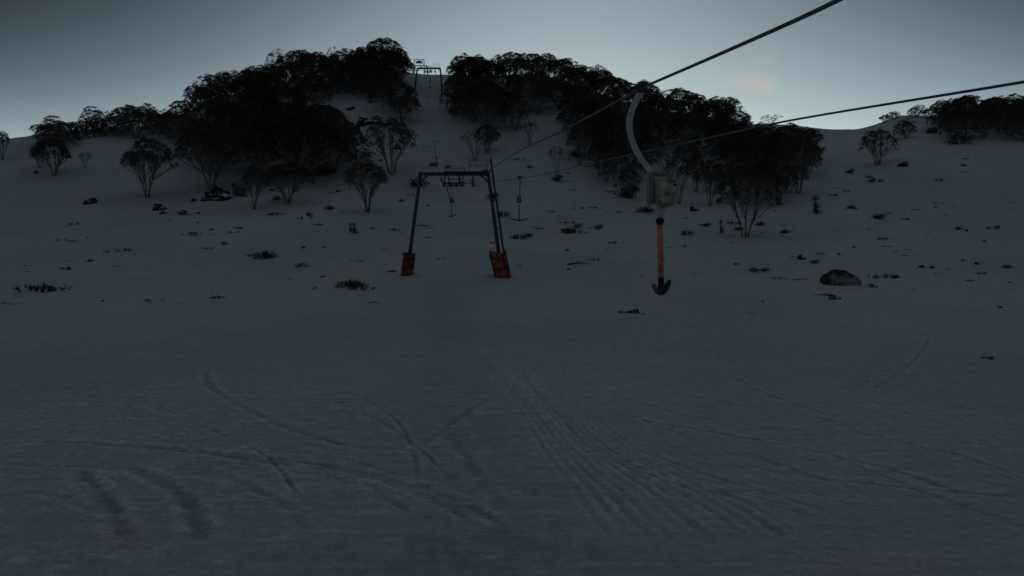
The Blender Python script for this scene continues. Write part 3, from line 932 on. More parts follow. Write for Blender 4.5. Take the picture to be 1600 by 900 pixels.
BUSH = [make_bush(1), make_bush(2, .6), make_bush(3, .8)]
UPR = [make_bush(5, .9, 600, True)]
TWIG = [make_twigs(1), make_twigs(2, 11), make_twigs(3, 22), make_twigs(4, 7)]
LOG = [make_branch(1), make_branch(2)]
ROCK = [make_rock(9, .42, .13), make_rock(2, .42, .4), make_rock(3, .55, .35), make_rock(4, .5, .45)]

ROCK[0].materials[0] = M['boulder']
ANCH = [((230, 308), 'the wide snow gum at left'), ((337, 305), 'the snow capped rock at left'), ((412, 398), 'the leafy shrub left of the tower'),
        ((548, 443), 'the largest spiky shrub'), ((573, 332), 'the lone forked snow gum'), ((636, 415), 'the left tower pad'), ((780, 415), 'the right tower pad'),
        ((709, 320), 'the tow bar between the tower legs'), ((804, 335), 'the tow bar beside the tower'), ((1030, 400), 'the orange rod'), ((1165, 370), 'the tall many stemmed snow gum'),
        ((1310, 430), 'the biggest boulder'), ((1372, 255), 'the lone round snow gum'), ((1275, 325), 'the upright conical bush'),
        ((990, 486), 'the small dark stones'), ((85, 272), 'the far left snow gum'), ((1500, 220), 'the far right stand'), ((890, 355), 'the patch of heath'),
        ((560, 240), 'the oval bush')]
used = {}


def where(px, py):
    (ax, ay), nm = min(ANCH, key=lambda a: (a[0][0] - px) ** 2 + 2.2 * (a[0][1] - py) ** 2)
    dx = px - ax; dy = py - ay
    h = 'right of' if dx > 0 else 'left of'
    dist = math.hypot(dx, dy)
    if abs(dx) < 14: s = 'downslope from' if dy > 0 else 'upslope from'
    elif abs(dy) > 22: s = ('below and ' if dy > 0 else 'above and ') + h
    else: s = h
    return ('just ' if dist < 36 else 'well ' if dist > 110 else '') + s + ' ' + nm


def uniq(label, group):
    used.setdefault(label, []).append(group)
    return label


ITEMS = []


def put(kind, px, row, w, label=None, hf=1.0, ex=None, which=None):
    g = ground(px, row)
    d = (g - CAM).dot(Vector((0, CP, SP)))
    W = w * d / F
    rr = random.Random(int(px * 31 + row))
    word = 'tiny' if w < 9 else 'small' if w < 15 else 'wide' if w > 24 else ''
    if kind == 'bush':
        nm, cat, txt, S, pr = 'heath_bush', 'bush', 'dark leafy bush', BUSH, True
    elif kind == 'upright':
        nm, cat, txt, S, pr = 'upright_bush', 'bush', 'dark upright bush', UPR, True
    elif kind == 'twig':
        nm, cat, txt, S, pr = 'twiggy_shrub', 'shrub', 'twiggy heath tips', TWIG, True
    elif kind == 'log':
        nm, cat, txt, S, pr = 'dead_branch', 'branch', 'half buried dead branch', LOG, False
    else:
        nm, cat, txt, S, pr = 'rock', 'rock', 'dark rock', ROCK, False
    lab = label or ((word + ' ' + txt).strip() + ' ' + where(px, row))
    m = S[which if which is not None else rr.randrange(1 if kind == 'rock' else 0, len(S))]
    if pr:
        t = thing(nm, lab, cat, g)
        link('stems', m[0], t); link('leaves', m[1], t)
    else:
        t = tag(link(nm, m, None, g), lab, cat)
        if kind == 'rock': t.location.z -= .12 * W
    t.rotation_euler = (0, 0, rr.uniform(-.35, .35) + (rr.choice((0, math.pi)) if kind in ('twig', 'log') else 0))
    if kind == 'rock' and label is None: t.rotation_euler.z = rr.uniform(0, 6.28)
    sy = {'twig': 1.6}.get(kind, 1.0)
    t.scale = (W, W * sy, W * hf)
    ITEMS.append(t)
    return t


put('rock', 1310, 440, 70, 'biggest boulder on the slope, rounded, snow on its top and a dark rim', .98, which=0)
put('rock', 1303, 467, 18, 'dark stone just below the biggest boulder', .9)
put('log', 1285, 463, 30, 'thin dead stick lying beside the dark stone below the biggest boulder')
put('rock', 1363, 448, 14, 'small dark stone just right of the biggest boulder', .8)
put('rock', 340, 308, 44, 'snow capped rock under the large forked snow gum at left', 1.1, which=1)
put('rock', 322, 312, 22, 'low rock against the left side of the snow capped rock', .8)
put('rock', 140, 317, 26, 'dark arched rock alone on the far left snow', .75, which=2)
put('rock', 250, 327, 20, 'upper dark rock of the pair below the wide snow gum', 1.0, which=3)
put('rock', 256, 334, 16, 'lower dark rock of the pair below the wide snow gum', .9, which=1)
put('rock', 813, 415, 14, 'dark flat stone right of the right tower pad', .5)
put('rock', 990, 489, 20, 'small dark stone sticking out of the snow below the hanging tow bar', .8, which=2)
put('rock', 1002, 491, 12, 'smaller dark stone touching the one below the hanging tow bar', .5)
put('twig', 978, 489, 22, 'twigs lying left of the small stones below the hanging tow bar')
put('bush', 548, 448, 46, 'largest spiky shrub on the open snow left of the left tower pad', .55)
put('twig', 566, 452, 40, 'twigs spreading to the right of the largest spiky shrub')
put('bush', 414, 403, 36, 'spiky leafy shrub in the snow midway left of the tower', .7)
put('twig', 398, 400, 26, 'twigs at the left side of the spiky leafy shrub')
put('bush', 787, 338, 17, 'round dark bush seen right of the tower ladder', .95)
put('bush', 772, 311, 18, 'dark bush behind the right leg of the tower', 1.1)
put('bush', 654, 291, 26, 'dark bush behind the top of the left tower leg', .95)
put('bush', 562, 246, 42, 'oval dark bush on the snow patch above the lone forked snow gum', .6)
put('bush', 509, 273, 30, 'round dark bush right of the broad pale limbed snow gum', 1.0)
put('bush', 376, 306, 22, 'rounded bush left of the slim twin stemmed snow gum', 1.5)
put('bush', 433, 312, 14, 'small bush at the foot of the flat topped snow gum', 1.0)
put('upright', 1275, 333, 24, 'dark upright conical bush standing alone on the right slope', 1.0)
put('upright', 1127, 364, 13, 'small upright bush left of the tall many stemmed snow gum', 1.4)
put('upright', 548, 362, 12, 'left spike of the upright heath below the lone forked snow gum', 1.0)
put('upright', 554, 364, 18, 'right spike of the upright heath below the lone forked snow gum', .8)
put('bush', 1074, 367, 18, 'round green bush right of the orange rod', .8)
put('bush', 1225, 364, 12, 'round bush on snow right of the tall many stemmed snow gum', 1.1)
put('bush', 985, 309, 32, 'big dark rounded bush left of the hanging spring box', 1.3)
put('bush', 872, 283, 18, 'ball shaped bush under the small spindly snow gum', 1.1)
put('bush', 1008, 331, 30, 'low dark bush just left of the lower end of the spring box', .6)
put('bush', 812, 373, 24, 'dark bush directly beneath the tow bar beside the tower', .6)
put('bush', 826, 369, 14, 'smaller dark bush right of the one beneath the tow bar', .8)
put('bush', 1456, 208, 20, 'small round bush under the skyline left of the far right stand', 1.0)
put('bush', 1500, 224, 34, 'dark bush at the lower left corner of the far right stand', .9)
put('bush', 1330, 326, 14, 'dark bush with side twigs on the right slope', .9)
put('twig', 1338, 327, 12, 'twigs beside the dark bush on the right slope')
put('log', 905, 414, 38, 'thin fallen branch curving over the snow left of the orange rod')
put('twig', 70, 454, 62, 'long strip of pale grass tips at lower far left')
put('rock', 553, 208, 24, 'dark rock on the snow patch between the left stand and the tow track', 1.2)
put('rock', 572, 192, 26, 'slanting dark rock upper right of the snow patch rocks', .8)
put('rock', 590, 184, 20, 'highest right rock of the snow patch group', .6)
put('rock', 548, 170, 16, 'small rock high on the snow patch group', .6)
for (k, px, row, w) in [
    ('rock', 310, 334, 6), ('twig', 265, 345, 9), ('twig', 118, 351, 22), ('twig', 98, 376, 20), ('twig', 112, 377, 12), ('twig', 178, 394, 28),
    ('twig', 196, 392, 22), ('twig', 108, 409, 12), ('rock', 98, 421, 9), ('rock', 108, 421, 9), ('twig', 42, 416, 16), ('bush', 231, 471, 8), ('twig', 237, 474, 8),
    ('twig', 336, 466, 22), ('twig', 338, 459, 14), ('twig', 476, 417, 24), ('twig', 470, 413, 14), ('log', 585, 474, 20), ('twig', 298, 367, 28), ('bush', 331, 360, 7),
    ('twig', 368, 364, 22), ('twig', 374, 357, 16), ('bush', 351, 382, 8), ('twig', 326, 389, 18), ('twig', 397, 399, 12), ('twig', 427, 336, 24),
    ('twig', 480, 342, 30), ('bush', 484, 337, 10), ('twig', 500, 352, 16), ('bush', 582, 358, 6), ('twig', 616, 360, 18), ('twig', 628, 365, 10), ('log', 660, 354, 24),
    ('twig', 672, 358, 16), ('twig', 671, 372, 14), ('bush', 507, 387, 6), ('bush', 475, 388, 7), ('bush', 628, 315, 8), ('bush', 668, 322, 6), ('twig', 758, 374, 10),
    ('twig', 768, 380, 10), ('twig', 890, 362, 30), ('bush', 888, 364, 20), ('twig', 905, 364, 26), ('twig', 888, 349, 22), ('bush', 904, 356, 14), ('bush', 937, 358, 14), ('twig', 926, 357, 16),
    ('twig', 845, 358, 12), ('twig', 840, 350, 8), ('bush', 910, 326, 6), ('twig', 948, 332, 12), ('twig', 860, 331, 14), ('rock', 872, 338, 5), ('log', 957, 301, 26),
    ('twig', 955, 380, 16), ('twig', 975, 380, 10), ('twig', 950, 392, 12), ('twig', 932, 407, 24), ('twig', 1100, 352, 20), ('bush', 1104, 354, 9),
    ('twig', 1182, 362, 12), ('rock', 1070, 386, 6), ('twig', 1044, 387, 12), ('twig', 1083, 428, 12), ('twig', 1190, 424, 34), ('twig', 1200, 422, 12), ('rock', 1252, 405, 14), ('log', 1244, 403, 22),
    ('log', 1281, 398, 20), ('rock', 1397, 434, 12), ('twig', 1378, 434, 40), ('twig', 1428, 453, 10), ('rock', 1440, 418, 8), ('rock', 1456, 419, 12), ('twig', 1482, 421, 8), ('twig', 1464, 428, 14),
    ('twig', 1516, 439, 12), ('rock', 1505, 408, 6), ('rock', 1526, 413, 8), ('log', 1532, 411, 12), ('bush', 1498, 359, 10), ('rock', 1510, 361, 6), ('bush', 1545, 358, 7), ('bush', 1558, 357, 9),
    ('log', 1432, 329, 20), ('rock', 1462, 324, 6), ('twig', 1478, 336, 8), ('twig', 1490, 325, 10), ('twig', 1412, 343, 14), ('twig', 1465, 282, 14), ('log', 1510, 249, 16), ('bush', 1330, 271, 14),
    ('bush', 1358, 278, 9), ('bush', 1364, 284, 12), ('bush', 1376, 284, 8), ('twig', 1305, 294, 12), ('twig', 1324, 299, 12), ('twig', 1300, 306, 14), ('twig', 1308, 361, 10), ('log', 1360, 358, 12),
    ('rock', 1334, 387, 7), ('rock', 1311, 398, 8), ('twig', 1385, 386, 14), ('twig', 1398, 394, 10), ('twig', 1415, 400, 14), ('bush', 1281, 250, 10), ('rock', 1578, 442, 6), ('rock', 1563, 481, 6),
    ('twig', 516, 302, 14), ('bush', 528, 300, 6), ('twig', 748, 290, 10), ('bush', 760, 270, 12), ('twig', 820, 308, 8), ('twig', 835, 356, 10),
    ('twig', 1172, 490, 10), ('rock', 1192, 472, 5), ('twig', 1218, 436, 24), ('twig', 1250, 438, 20), ('twig', 1540, 560, 20), ('rock', 1355, 597, 4), ('rock', 880, 579, 3),
    ('twig', 20, 476, 16), ('twig', 8, 475, 12), ('twig', 254, 468, 8), ('twig', 282, 474, 8), ('twig', 690, 405, 16), ('twig', 610, 425, 16), ('bush', 57, 270, 8),
    ('bush', 700, 262, 8), ('twig', 812, 250, 20), ('bush', 828, 262, 8), ('log', 930, 262, 40), ('log', 960, 272, 36), ('bush', 1000, 262, 18), ('bush', 900, 245, 22),
    ('bush', 1188, 352, 14), ('twig', 1150, 350, 24), ('bush', 1218, 320, 10), ('twig', 1290, 460, 10), ('bush', 1285, 236, 12), ('bush', 1275, 222, 10), ('bush', 590, 292, 8), ('twig', 640, 305, 16),
]:
    put(k, px, row, w)
rz_ = random.Random(77)
for (xa, xb, ya, yb, n_) in [(270, 560, 285, 345, 14), (880, 1040, 235, 335, 24), (1050, 1240, 300, 360, 10), (1285, 1600, 240, 440, 18), (20, 260, 330, 480, 7), (300, 620, 345, 470, 9), (800, 1280, 360, 440, 9), (640, 700, 150, 260, 6), (530, 640, 160, 260, 8)]:
    for _ in range(n_):
        x_ = rz_.uniform(xa, xb); y_ = rz_.uniform(ya, yb)
        put(rz_.choice(['twig', 'twig', 'twig', 'bush', 'rock', 'log']), x_, y_, rz_.choice([5, 7, 8, 10, 13, 17]) * (1.15 if y_ > 320 else .9), hf=rz_.uniform(.6, 1.0))
# a repeated label means nothing tells those apart: they share a group
seen = {}
for t in ITEMS: seen.setdefault(t['label'], []).append(t)
for lab, ts in seen.items():
    if len(ts) > 1:
        for t in ts: t['group'] = lab


# ------------------------------------------------------------------ tow bar hangers
def make_hanger(label):
    """origin at the rope grip, hanging down -z, arm bows in the XZ plane, cross bar along Y"""
    root = thing('tow_bar_hanger', label, 'tow bar', group='tow bar hangers on the haul rope')
    g = MB()
    g.beam((0, -.11, .015), (0, .11, .015), .07, .085)
    g.beam((-.035, -.045, -.03), (.035, .045, -.03), .07, .07)
    g.tube([(-.05, -.04, .04), (.07, -.04, .04)], .028, 10); g.tube([(-.05, .05, .04), (.07, .05, .04)], .028, 10)
    g.beam((0, .08, .03), (0, .17, .005), .05, .035); g.beam((0, -.08, .03), (0, -.17, .005), .05, .035)
    g.build('rope_grip', M['dark'], root, bevel=.008)
    a = MB()
    pts = [(-.0, 0, -.03), (-.045, 0, -.10), (-.10, 0, -.21), (-.145, 0, -.34), (-.155, 0, -.46), (-.135, 0, -.58), (-.095, 0, -.70), (-.03, 0, -.83), (.05, 0, -.94), (.12, 0, -1.02)]
    sp = []
    for i in range(len(pts) - 1):
        p0, p1, p2, p3 = [Vector(pts[min(max(j, 0), len(pts) - 1)]) for j in (i - 1, i, i + 1, i + 2)]
        for k in range(4):
            t = k / 4
            sp.append(.5 * ((2 * p1) + (p2 - p0) * t + (2 * p0 - 5 * p1 + 4 * p2 - p3) * t * t + (3 * p1 - p0 - 3 * p2 + p3) * t ** 3))
    sp.append(Vector(pts[-1]))
    a.tube(sp, [.040 - .008 * i / len(sp) for i in range(len(sp))], 14)
    a.build('hanger_arm', M['arm'], root, True)
    b = MB()
    b.beam((.07, 0, -1.04), (.30, 0, -1.035), .10, .045); b.beam((.26, 0, -1.005), (.33, 0, -1.005), .05, .05)
    b.beam((.095, 0, -1.055), (.095, 0, -1.40), .16, .07, (1, 0, 0))
    br = b.build('bracket', M['plate'], root, bevel=.01)
    # spring housing: stepped upper case and round drum
    h = MB()
    base = len(h.v)
    prof = [(.135, -1.09), (.30, -1.065), (.385, -1.10), (.41, -1.17), (.415, -1.27), (.40, -1.36), (.355, -1.42), (.24, -1.45), (.165, -1.43), (.135, -1.36)]
    n = len(prof)
    for y in (-.095, .095):
        for (x, z) in prof: h.v.append(Vector((x, y, z)))
    h.f.append(tuple(range(n))); h.f.append(tuple(range(2 * n - 1, n - 1, -1)))
    for k in range(n):
        k2 = (k + 1) % n
        h.f.append((k, k2, n + k2, n + k))
    hs = h.build('spring_housing', M['housing'], root, bevel=.022)
    d = MB()
    d.tube([(.275, -.125, -1.29), (.275, -.118, -1.29), (.275, -.112, -1.29), (.275, .112, -1.29), (.275, .118, -1.29), (.275, .125, -1.29)], [.105, .122, .128, .128, .122, .105], 28)
    d.build('rope_drum', M['housing'], root)
    s = MB(); s.beam((.21, -.1005, -1.185), (.385, -.1005, -1.185), .012, .022); s.build('slot', M['rubber'], hs)
    bo = MB()
    for (x, z) in ((.17, -1.12), (.36, -1.14), (.17, -1.40), (.34, -1.40)):
        bo.tube([(x, -.094, z), (x, -.106, z)], .011, 8)
    bo.tube([(.275, -.123, -1.29), (.275, -.14, -1.29)], .03, 12)
    bo.build('bolts', M['plate'], hs)
    nk = MB()
    nk.tube([(.225, 0, -1.43), (.220, 0, -1.48), (.215, 0, -1.52), (.208, 0, -1.585)], [.062, .045, .034, .032], 14)
    nk.build('neck', M['arm'], root, True)
    c = MB()
    c.tube([(.208, 0, -1.575), (.207, 0, -1.60), (.205, 0, -1.64), (.205, 0, -1.66)], [.05, .052, .038, .03], 16)
    c.build('upper_collar', M['rubber'], root)
    r = MB(); r.tube([(.206, 0, -1.64), (.215, 0, -2.32)], .034, 16); r.build('tow_rod', M['orange'], root, True)
    k = MB(); k.tube([(.215, 0, -2.28), (.216, 0, -2.40)], .037, 16); k.tube([(.216, 0, -2.38), (.216, 0, -2.44)], [.037, .055], 12)
    k.build('lower_collar', M['rubber'], root)
    t = MB()
    cp = []; rd = []
    for i in range(25):
        u = -1 + 2 * i / 24
        cp.append(Vector((.216, u * .53, -2.455 + .115 * abs(u) ** 1.7)))
        rd.append(.036 * (1 - .35 * abs(u) ** 2) if abs(u) < .99 else .018)
    t.tube(cp, rd, 12)
    cb = t.build('cross_bar', M['rubber'], root, True)
    for v in cb.data.vertices: v.co.x = .216 + (v.co.x - .216) * 1.2
    return root


def hanger_copy(src, label):
    r = src.copy(); COL.objects.link(r); r['label'] = label
    for ch in list(src.children):
        c = ch.copy(); COL.objects.link(c); c.parent = r
        if 'rod' in ch.name or 'housing' in ch.name or 'drum' in ch.name or 'arm' in ch.name:
            c.material_slots[0].link = 'OBJECT'; c.material_slots[0].material = M['plate']
        for g in list(ch.children):
            d = g.copy(); COL.objects.link(d); d.parent = c
    return r


near = make_hanger('nearest tow bar, large, with curved grey arm, green grey spring box and orange rod')
near.location = P(1003, 138, 10.0); near.rotation_euler = (0, 0, R(0))
h2 = hanger_copy(near, 'tow bar with wide black cross bar hanging just right of the lift tower')
h2.location = P(812, 277, 42); h2.rotation_euler = (0, 0, R(98)); h2.scale = (.88,) * 3
h3 = hanger_copy(near, 'tow bar hanging between the legs of the near lift tower')
h3.location = P(702, 287, 58.5); h3.rotation_euler = (0, 0, R(38)); h3.scale = (.94,) * 3
h4 = hanger_copy(near, 'faint small tow bar hanging above the cross beam of the near tower')
h4.location = P(680, 232, 104); h4.rotation_euler = (0, 0, R(60)); h4.scale = (.94,) * 3


# ------------------------------------------------------------------ lift towers
def make_tower(label, FL, FR, TL, TR, detail=True, lw=.27, ladder=True, rail=True):
    """portal tower: two inclined tube legs under a cross beam"""
    base = (FL + FR) / 2
    t = thing('lift_tower', label, 'lift tower', base)
    o = base

    def q(v): return Vector(v) - o
    for a, b in ((FL, TL), (FR, TR)):
        m = MB(); d = (b - a)
        m.tube([q(a - d * .04), q(a + d * .5), q(b)], [lw * .55, lw * .5, lw * .42], 14)
        m.build('leg', M['dark'], t, True)
    ax = (TR - TL).normalized(); W = (TR - TL).length; up = Vector((0, 0, 1)); fw = ax.cross(up).normalized()
    # fw points away or towards: keep it towards the camera
    if fw.y > 0: fw = -fw
    k = W / 4.9
    def pt(f, z=0., y=0.): return q(TL + ax * (W * f) + up * z * k + fw * y * k)
    m = MB(); m.beam(pt(-.03), pt(1.02), .22 * k, .24 * k)
    for f, s in ((0, 1), (1, -1)):
        m.beam(pt(f + s * .005, -.55), pt(f + s * .115, -.06), .10 * k, .12 * k)
    m.build('cross_beam', M['dark'], t, bevel=.01 if detail else 0)
    # main sheave battery (hold-down) in a frame under the beam
    s = MB()
    for f in (.36, .42, .57, .63):
        s.beam(pt(f, -.1, .1), pt(f, -.80, .1), .07 * k, .07 * k)
    s.beam(pt(.33, -.68, .12), pt(.66, -.68, .12), .10 * k, .10 * k)
    s.beam(pt(.33, -.86, .12), pt(.65, -.86, .12), .08 * k, .08 * k)
    s.beam(pt(.40, -.36, -.1), pt(.60, -.36, -.1), .06 * k, .06 * k)
    s.beam(pt(.585, -.18, .16), pt(.585, -.62, .16), .34 * k, .05 * k, ax)
    sh = s.build('sheave_frame', M['dark'], t)
    for f, z in ((.345, -.72), (.45, -.78), (.53, -.78), (.61, -.72)):
        for yy in (-.45, .0, .45):
            w = MB(); c = pt(f, z, yy)
            w.tube([c - ax * .045 * k, c - ax * .02 * k, c + ax * .02 * k, c + ax * .045 * k], [.16 * k, .13 * k, .13 * k, .16 * k], 18)
            w.build('sheave_wheel', M['steel'], sh)
    s = MB()
    s.beam(pt(.775, -.1), pt(.775, -.55), .10 * k, .09 * k)
    s.beam(pt(.775, -.55, -.6), pt(.775, -.55, .6), .09 * k, .12 * k)
    sh2 = s.build('sheave_frame', M['dark'], t)
    for yy in (-.55, -.2, .2, .55):
        w = MB(); c = pt(.775, -.68, yy)
        w.tube([c - ax * .08 * k, c - ax * .03 * k, c + ax * .03 * k, c + ax * .08 * k], [.2 * k, .16 * k, .16 * k, .2 * k], 18)
        w.build('sheave_wheel', M['steel'], sh2)
    w = MB(); c = pt(.31, -.42, .1); w.tube([c - ax * .06 * k, c + ax * .06 * k], .18 * k, 18); w.build('guide_wheel', M['steel'], t)
    if rail:
        m = MB()
        rr = .019 * k
        def frame(f0, f1, z1, mids, y):
            m.tube([pt(f0, .1, y), pt(f0, z1, y), pt(f1, z1, y), pt(f1, .1, y)], rr, 6)
            for z in mids: m.tube([pt(f0, z, y), pt(f1, z, y)], rr * .9, 6)
        for y in (-.35, .35):
            frame(.37, .66, .50, (.24,), y); frame(.72, .98, 1.02, (.62,), y)
        for f in (.37, .66, .72, .98):
            m.tube([pt(f, .14, -.35), pt(f, .14, .35)], rr, 6)
        m.beam(pt(.35, .14), pt(.69, .14), .5 * k, .04 * k); m.beam(pt(.70, .14), pt(1.0, .14), .5 * k, .05 * k)
        m.build('maintenance_rail', M['dark'], t)
    if ladder:
        m = MB()
        a = FR + Vector((.36, 0, 0)) + (TR - FR) * .2; b = TR + Vector((.16, 0, 1.15 * k))
        m.tube([q(a - (b - a) * .15), q(a), q(b)], .075 * k, 10)
        for f in (.30, .62):
            p1 = a.lerp(b, f); p2 = FR.lerp(TR, .2 + f * .8)
            m.beam(q(p1), q(p2), .06 * k, .06 * k)
        for i in range(17):
            p = a.lerp(b, .06 + i * .055)
            m.tube([q(p) + Vector((-.13 * k, 0, 0)), q(p) + Vector((.13 * k, 0, 0))], .012 * k, 5)
        m.build('climbing_post', M['dark'], t)
    return t


FL = ground(636, 429); FR = ground(784, 432)
dT = 60.0
make_tower('near lift tower of dark tubes spanning the tow track, with red pads at its feet', FL, FR, P(657, 272, FL.y), P(763, 272, FL.y))
print('tower depth', FL, FR)
g1 = ground(646, 147); g2 = ground(692, 140)
d2 = (g1.y + g2.y) / 2
print('tower2', g1, g2)
make_tower('far lift tower standing at the brow of the slope between the stands', Vector((g1.x, d2, hz(g1.x, d2))), Vector((g2.x, d2, hz(g2.x, d2))), P(652, 107, d2), P(688, 107, d2), False, .34, False)


def far_tower(label, d, x0, x1, top, xl, xr, rail=True):
    TL = P(x0, top, d); TR = P(x1, top, d)
    a = P(xl, top, d); b = P(xr, top, d)
    return make_tower(label, Vector((a.x, TL.y, hz(a.x, TL.y))), Vector((b.x, TR.y, hz(b.x, TR.y))), TL, TR, False, .42, False, rail)


far_tower('second farthest lift tower, only its top showing over the crest', 300, 649, 667, 102.5, 646, 669, False)
ft = far_tower('farthest lift tower with a pale panel, highest above the crest', 400, 647.5, 662.5, 93, 645, 663, False)
pn = MB(); c = P(655, 97.5, 399) - ft.location
pn.beam(c + Vector((-1.6, 0, 0)), c + Vector((1.6, 0, 0)), .08, 1.1); pn.build('panel', M['sign'], ft)
h5 = hanger_copy(near, 'smallest tow bar hanging below the far lift tower')
h5.location = P(671, 117, d2 - 8); h5.rotation_euler = (0, 0, R(70))

# red crash pads wrapped round the tower feet
def pad(label, c, w, dpt, h, lean, mats, tiltx=0.):
    t = thing('crash_pad', label, 'crash pad', c)
    m = MB(); n = 20; L = 7
    rr = random.Random(int(w * 100))
    rings = []
    for k in range(L):
        z = -.15 + (h + .15) * k / (L - 1)
        ring = []
        for i in range(n):
            a = 2 * math.pi * i / n
            # squared wrap
            ca, sa = math.cos(a), math.sin(a)
            s = 1 / max(abs(ca), abs(sa)) ** .72
            jx = rr.uniform(-.02, .02)
            pinch = 1 - .05 * (k in (2, 5))
            ring.append(Vector((ca * s * w / 2 * pinch + lean * z + jx, sa * s * dpt / 2 * pinch, z + tiltx * ca * (z > h * .8))))
        rings.append(ring)
    for r_ in rings: m.v += r_
    for k in range(L - 1):
        for i in range(n):
            j = (i + 1) % n
            m.f.append((k * n + i, k * n + j, (k + 1) * n + j, (k + 1) * n + i))
    m.f.append(tuple((L - 1) * n + i for i in range(n)))
    m.build('padding', mats[0], t)
    s = MB()
    for k, zz in enumerate((.28, .74)):
        z = h * zz
        pts = []
        for i in range(n + 1):
            a = 2 * math.pi * i / n; ca, sa = math.cos(a), math.sin(a)
            q = 1 / max(abs(ca), abs(sa)) ** .72 * 1.0
            pts.append((ca * q * w / 2 + lean * z, sa * q * dpt / 2, z))
        s.tube(pts, .022, 6)
    s.build('strap', mats[2], t)
    s = MB()
    s.tube([(lean * h, 0, h - .04), (lean * h, 0, h + .05), (lean * (h + .1), 0, h + .12)], [w * .60, w * .56, w * .2], 14)
    if mats[3]: s.build('top_flap', mats[2], t)
    return t


k = FL.y / F
pad('upright red crash pad round the left tower foot', Vector((FL.x, FL.y, hz(FL.x, FL.y))), 19 * k, .75, 32 * k, .12, (M['pad'], None, M['rubber'], True))
p2 = pad('larger leaning orange red crash pad round the right tower foot', Vector((FR.x + .02, FR.y, hz(FR.x, FR.y))), 22 * k, .9, 37 * k, -.26, (M['pad_orange'], None, M['rubber'], False), -.10)
# ribbed side flap of the right pad
fl = MB(); kk = .0
hgt = 41 * k
for i in range(9):
    z0 = hgt * i / 9; z1 = hgt * (i + .86) / 9
    x0 = 11.5 * k - .20 * z0; x1 = 11.5 * k - .20 * z1
    fl.beam((x0, -.12, z0), (x1, -.12, z1), 5.0 * k, .62, (0, 1, 0))
fl.build('ribbed_flap', M['pad'], p2, bevel=.02)
lf = MB(); lf.beam((-9.8 * k, -.05, .05), (-9.8 * k - .26 * 34 * k, -.05, 34 * k), 3. * k, .6, (0, 1, 0)); lf.build('dark_side', M['rubber'], p2)


# ------------------------------------------------------------------ haul ropes
def catmull(pts, n=10):
    out = []
    for i in range(len(pts) - 1):
        p0, p1, p2, p3 = [pts[min(max(j, 0), len(pts) - 1)] for j in (i - 1, i, i + 1, i + 2)]
        # centripetal parameter keeps the unequal spans from overshooting
        t0 = 0; t1 = t0 + max((p1 - p0).length, 1e-6) ** .5; t2 = t1 + max((p2 - p1).length, 1e-6) ** .5; t3 = t2 + max((p3 - p2).length, 1e-6) ** .5
        for k in range(n):
            t = t1 + (t2 - t1) * k / n
            if i == 0: A1 = p1
            else: A1 = p0 * ((t1 - t) / (t1 - t0)) + p1 * ((t - t0) / (t1 - t0))
            A2 = p1 * ((t2 - t) / (t2 - t1)) + p2 * ((t - t1) / (t2 - t1))
            if i == len(pts) - 2: A3 = p2
            else: A3 = p2 * ((t3 - t) / (t3 - t2)) + p3 * ((t - t2) / (t3 - t2))
            B1 = A1 * ((t2 - t) / (t2 - t0)) + A2 * ((t - t0) / (t2 - t0)) if i else p1 * ((t2 - t) / (t2 - t1)) + A2 * ((t - t1) / (t2 - t1))
            B2 = A2 * ((t3 - t) / (t3 - t1)) + A3 * ((t - t1) / (t3 - t1)) if i < len(pts) - 2 else A2
            out.append(B1 * ((t2 - t) / (t2 - t1)) + B2 * ((t - t1) / (t2 - t1)))
    out.append(pts[-1])
    return out


def line_depth(x, xa, da, xb, db):
    s = (x - xa) / (xb - xa)
    return 1 / ((1 - s) / da + s / db)


TD = FL.y
r1 = [(738, 285), (810, 237), (865, 211), (930, 177), (1003, 137)]
pts1 = [P(x, y, line_depth(x, 738, TD, 1003, 10.0)) for x, y in r1]
pts1b = [P(x, y, line_depth(x, 738, TD, 1003, 10.0)) for x, y in [(1003, 137), (1130, 82), (1258, 25), (1318, -4), (1600, -145), (2200, -460)]]


def sag(a, b, drop, n=16):
    return [a.lerp(b, i / n) - Vector((0, 0, drop * 4 * (i / n) * (1 - i / n))) for i in range(n + 1)]


up1 = sag(P(738, 285, TD), P(680, 112, d2), 2.6)
up2 = sag(P(693, 290, TD), P(666, 112, d2), 2.9)
top1 = [P(680, 112, d2), P(664, 106, 300), P(660, 98, 400)]
top2 = [P(666, 112, d2), P(654, 106, 300), P(650, 98, 400)]
m = MB(); m.tube(list(reversed(up1[1:])) + catmull(pts1, 8)[:-1] + catmull(pts1b, 6), .0155, 10)
o = m.build('haul_rope', M['rope'], None, True); tag(o, 'upper steel haul rope carrying the nearest tow bar, leaving at the top of the view', 'cable')
r2 = [(693, 290, TD), (808, 279.5, 42), (931, 253.5, 24.7), (1100, 217, 16.2), (1225, 190, 12.9), (1600, 128, 8), (2000, 60, 5.8), (2600, -40, 4.2)]
m = MB(); m.tube(list(reversed(up2[1:])) + catmull([P(*a) for a in r2], 8), .0155, 10)
o = m.build('haul_rope', M['rope'], None, True); tag(o, 'lower steel haul rope crossing the right side of the view', 'cable')
for a, lab in ((top1, 'right hand haul rope running from the far tower over the crest'), (top2, 'left hand haul rope running from the far tower over the crest')):
    m = MB(); m.tube(a, .02, 6); tag(m.build('haul_rope', M['rope'], None), lab, 'cable')


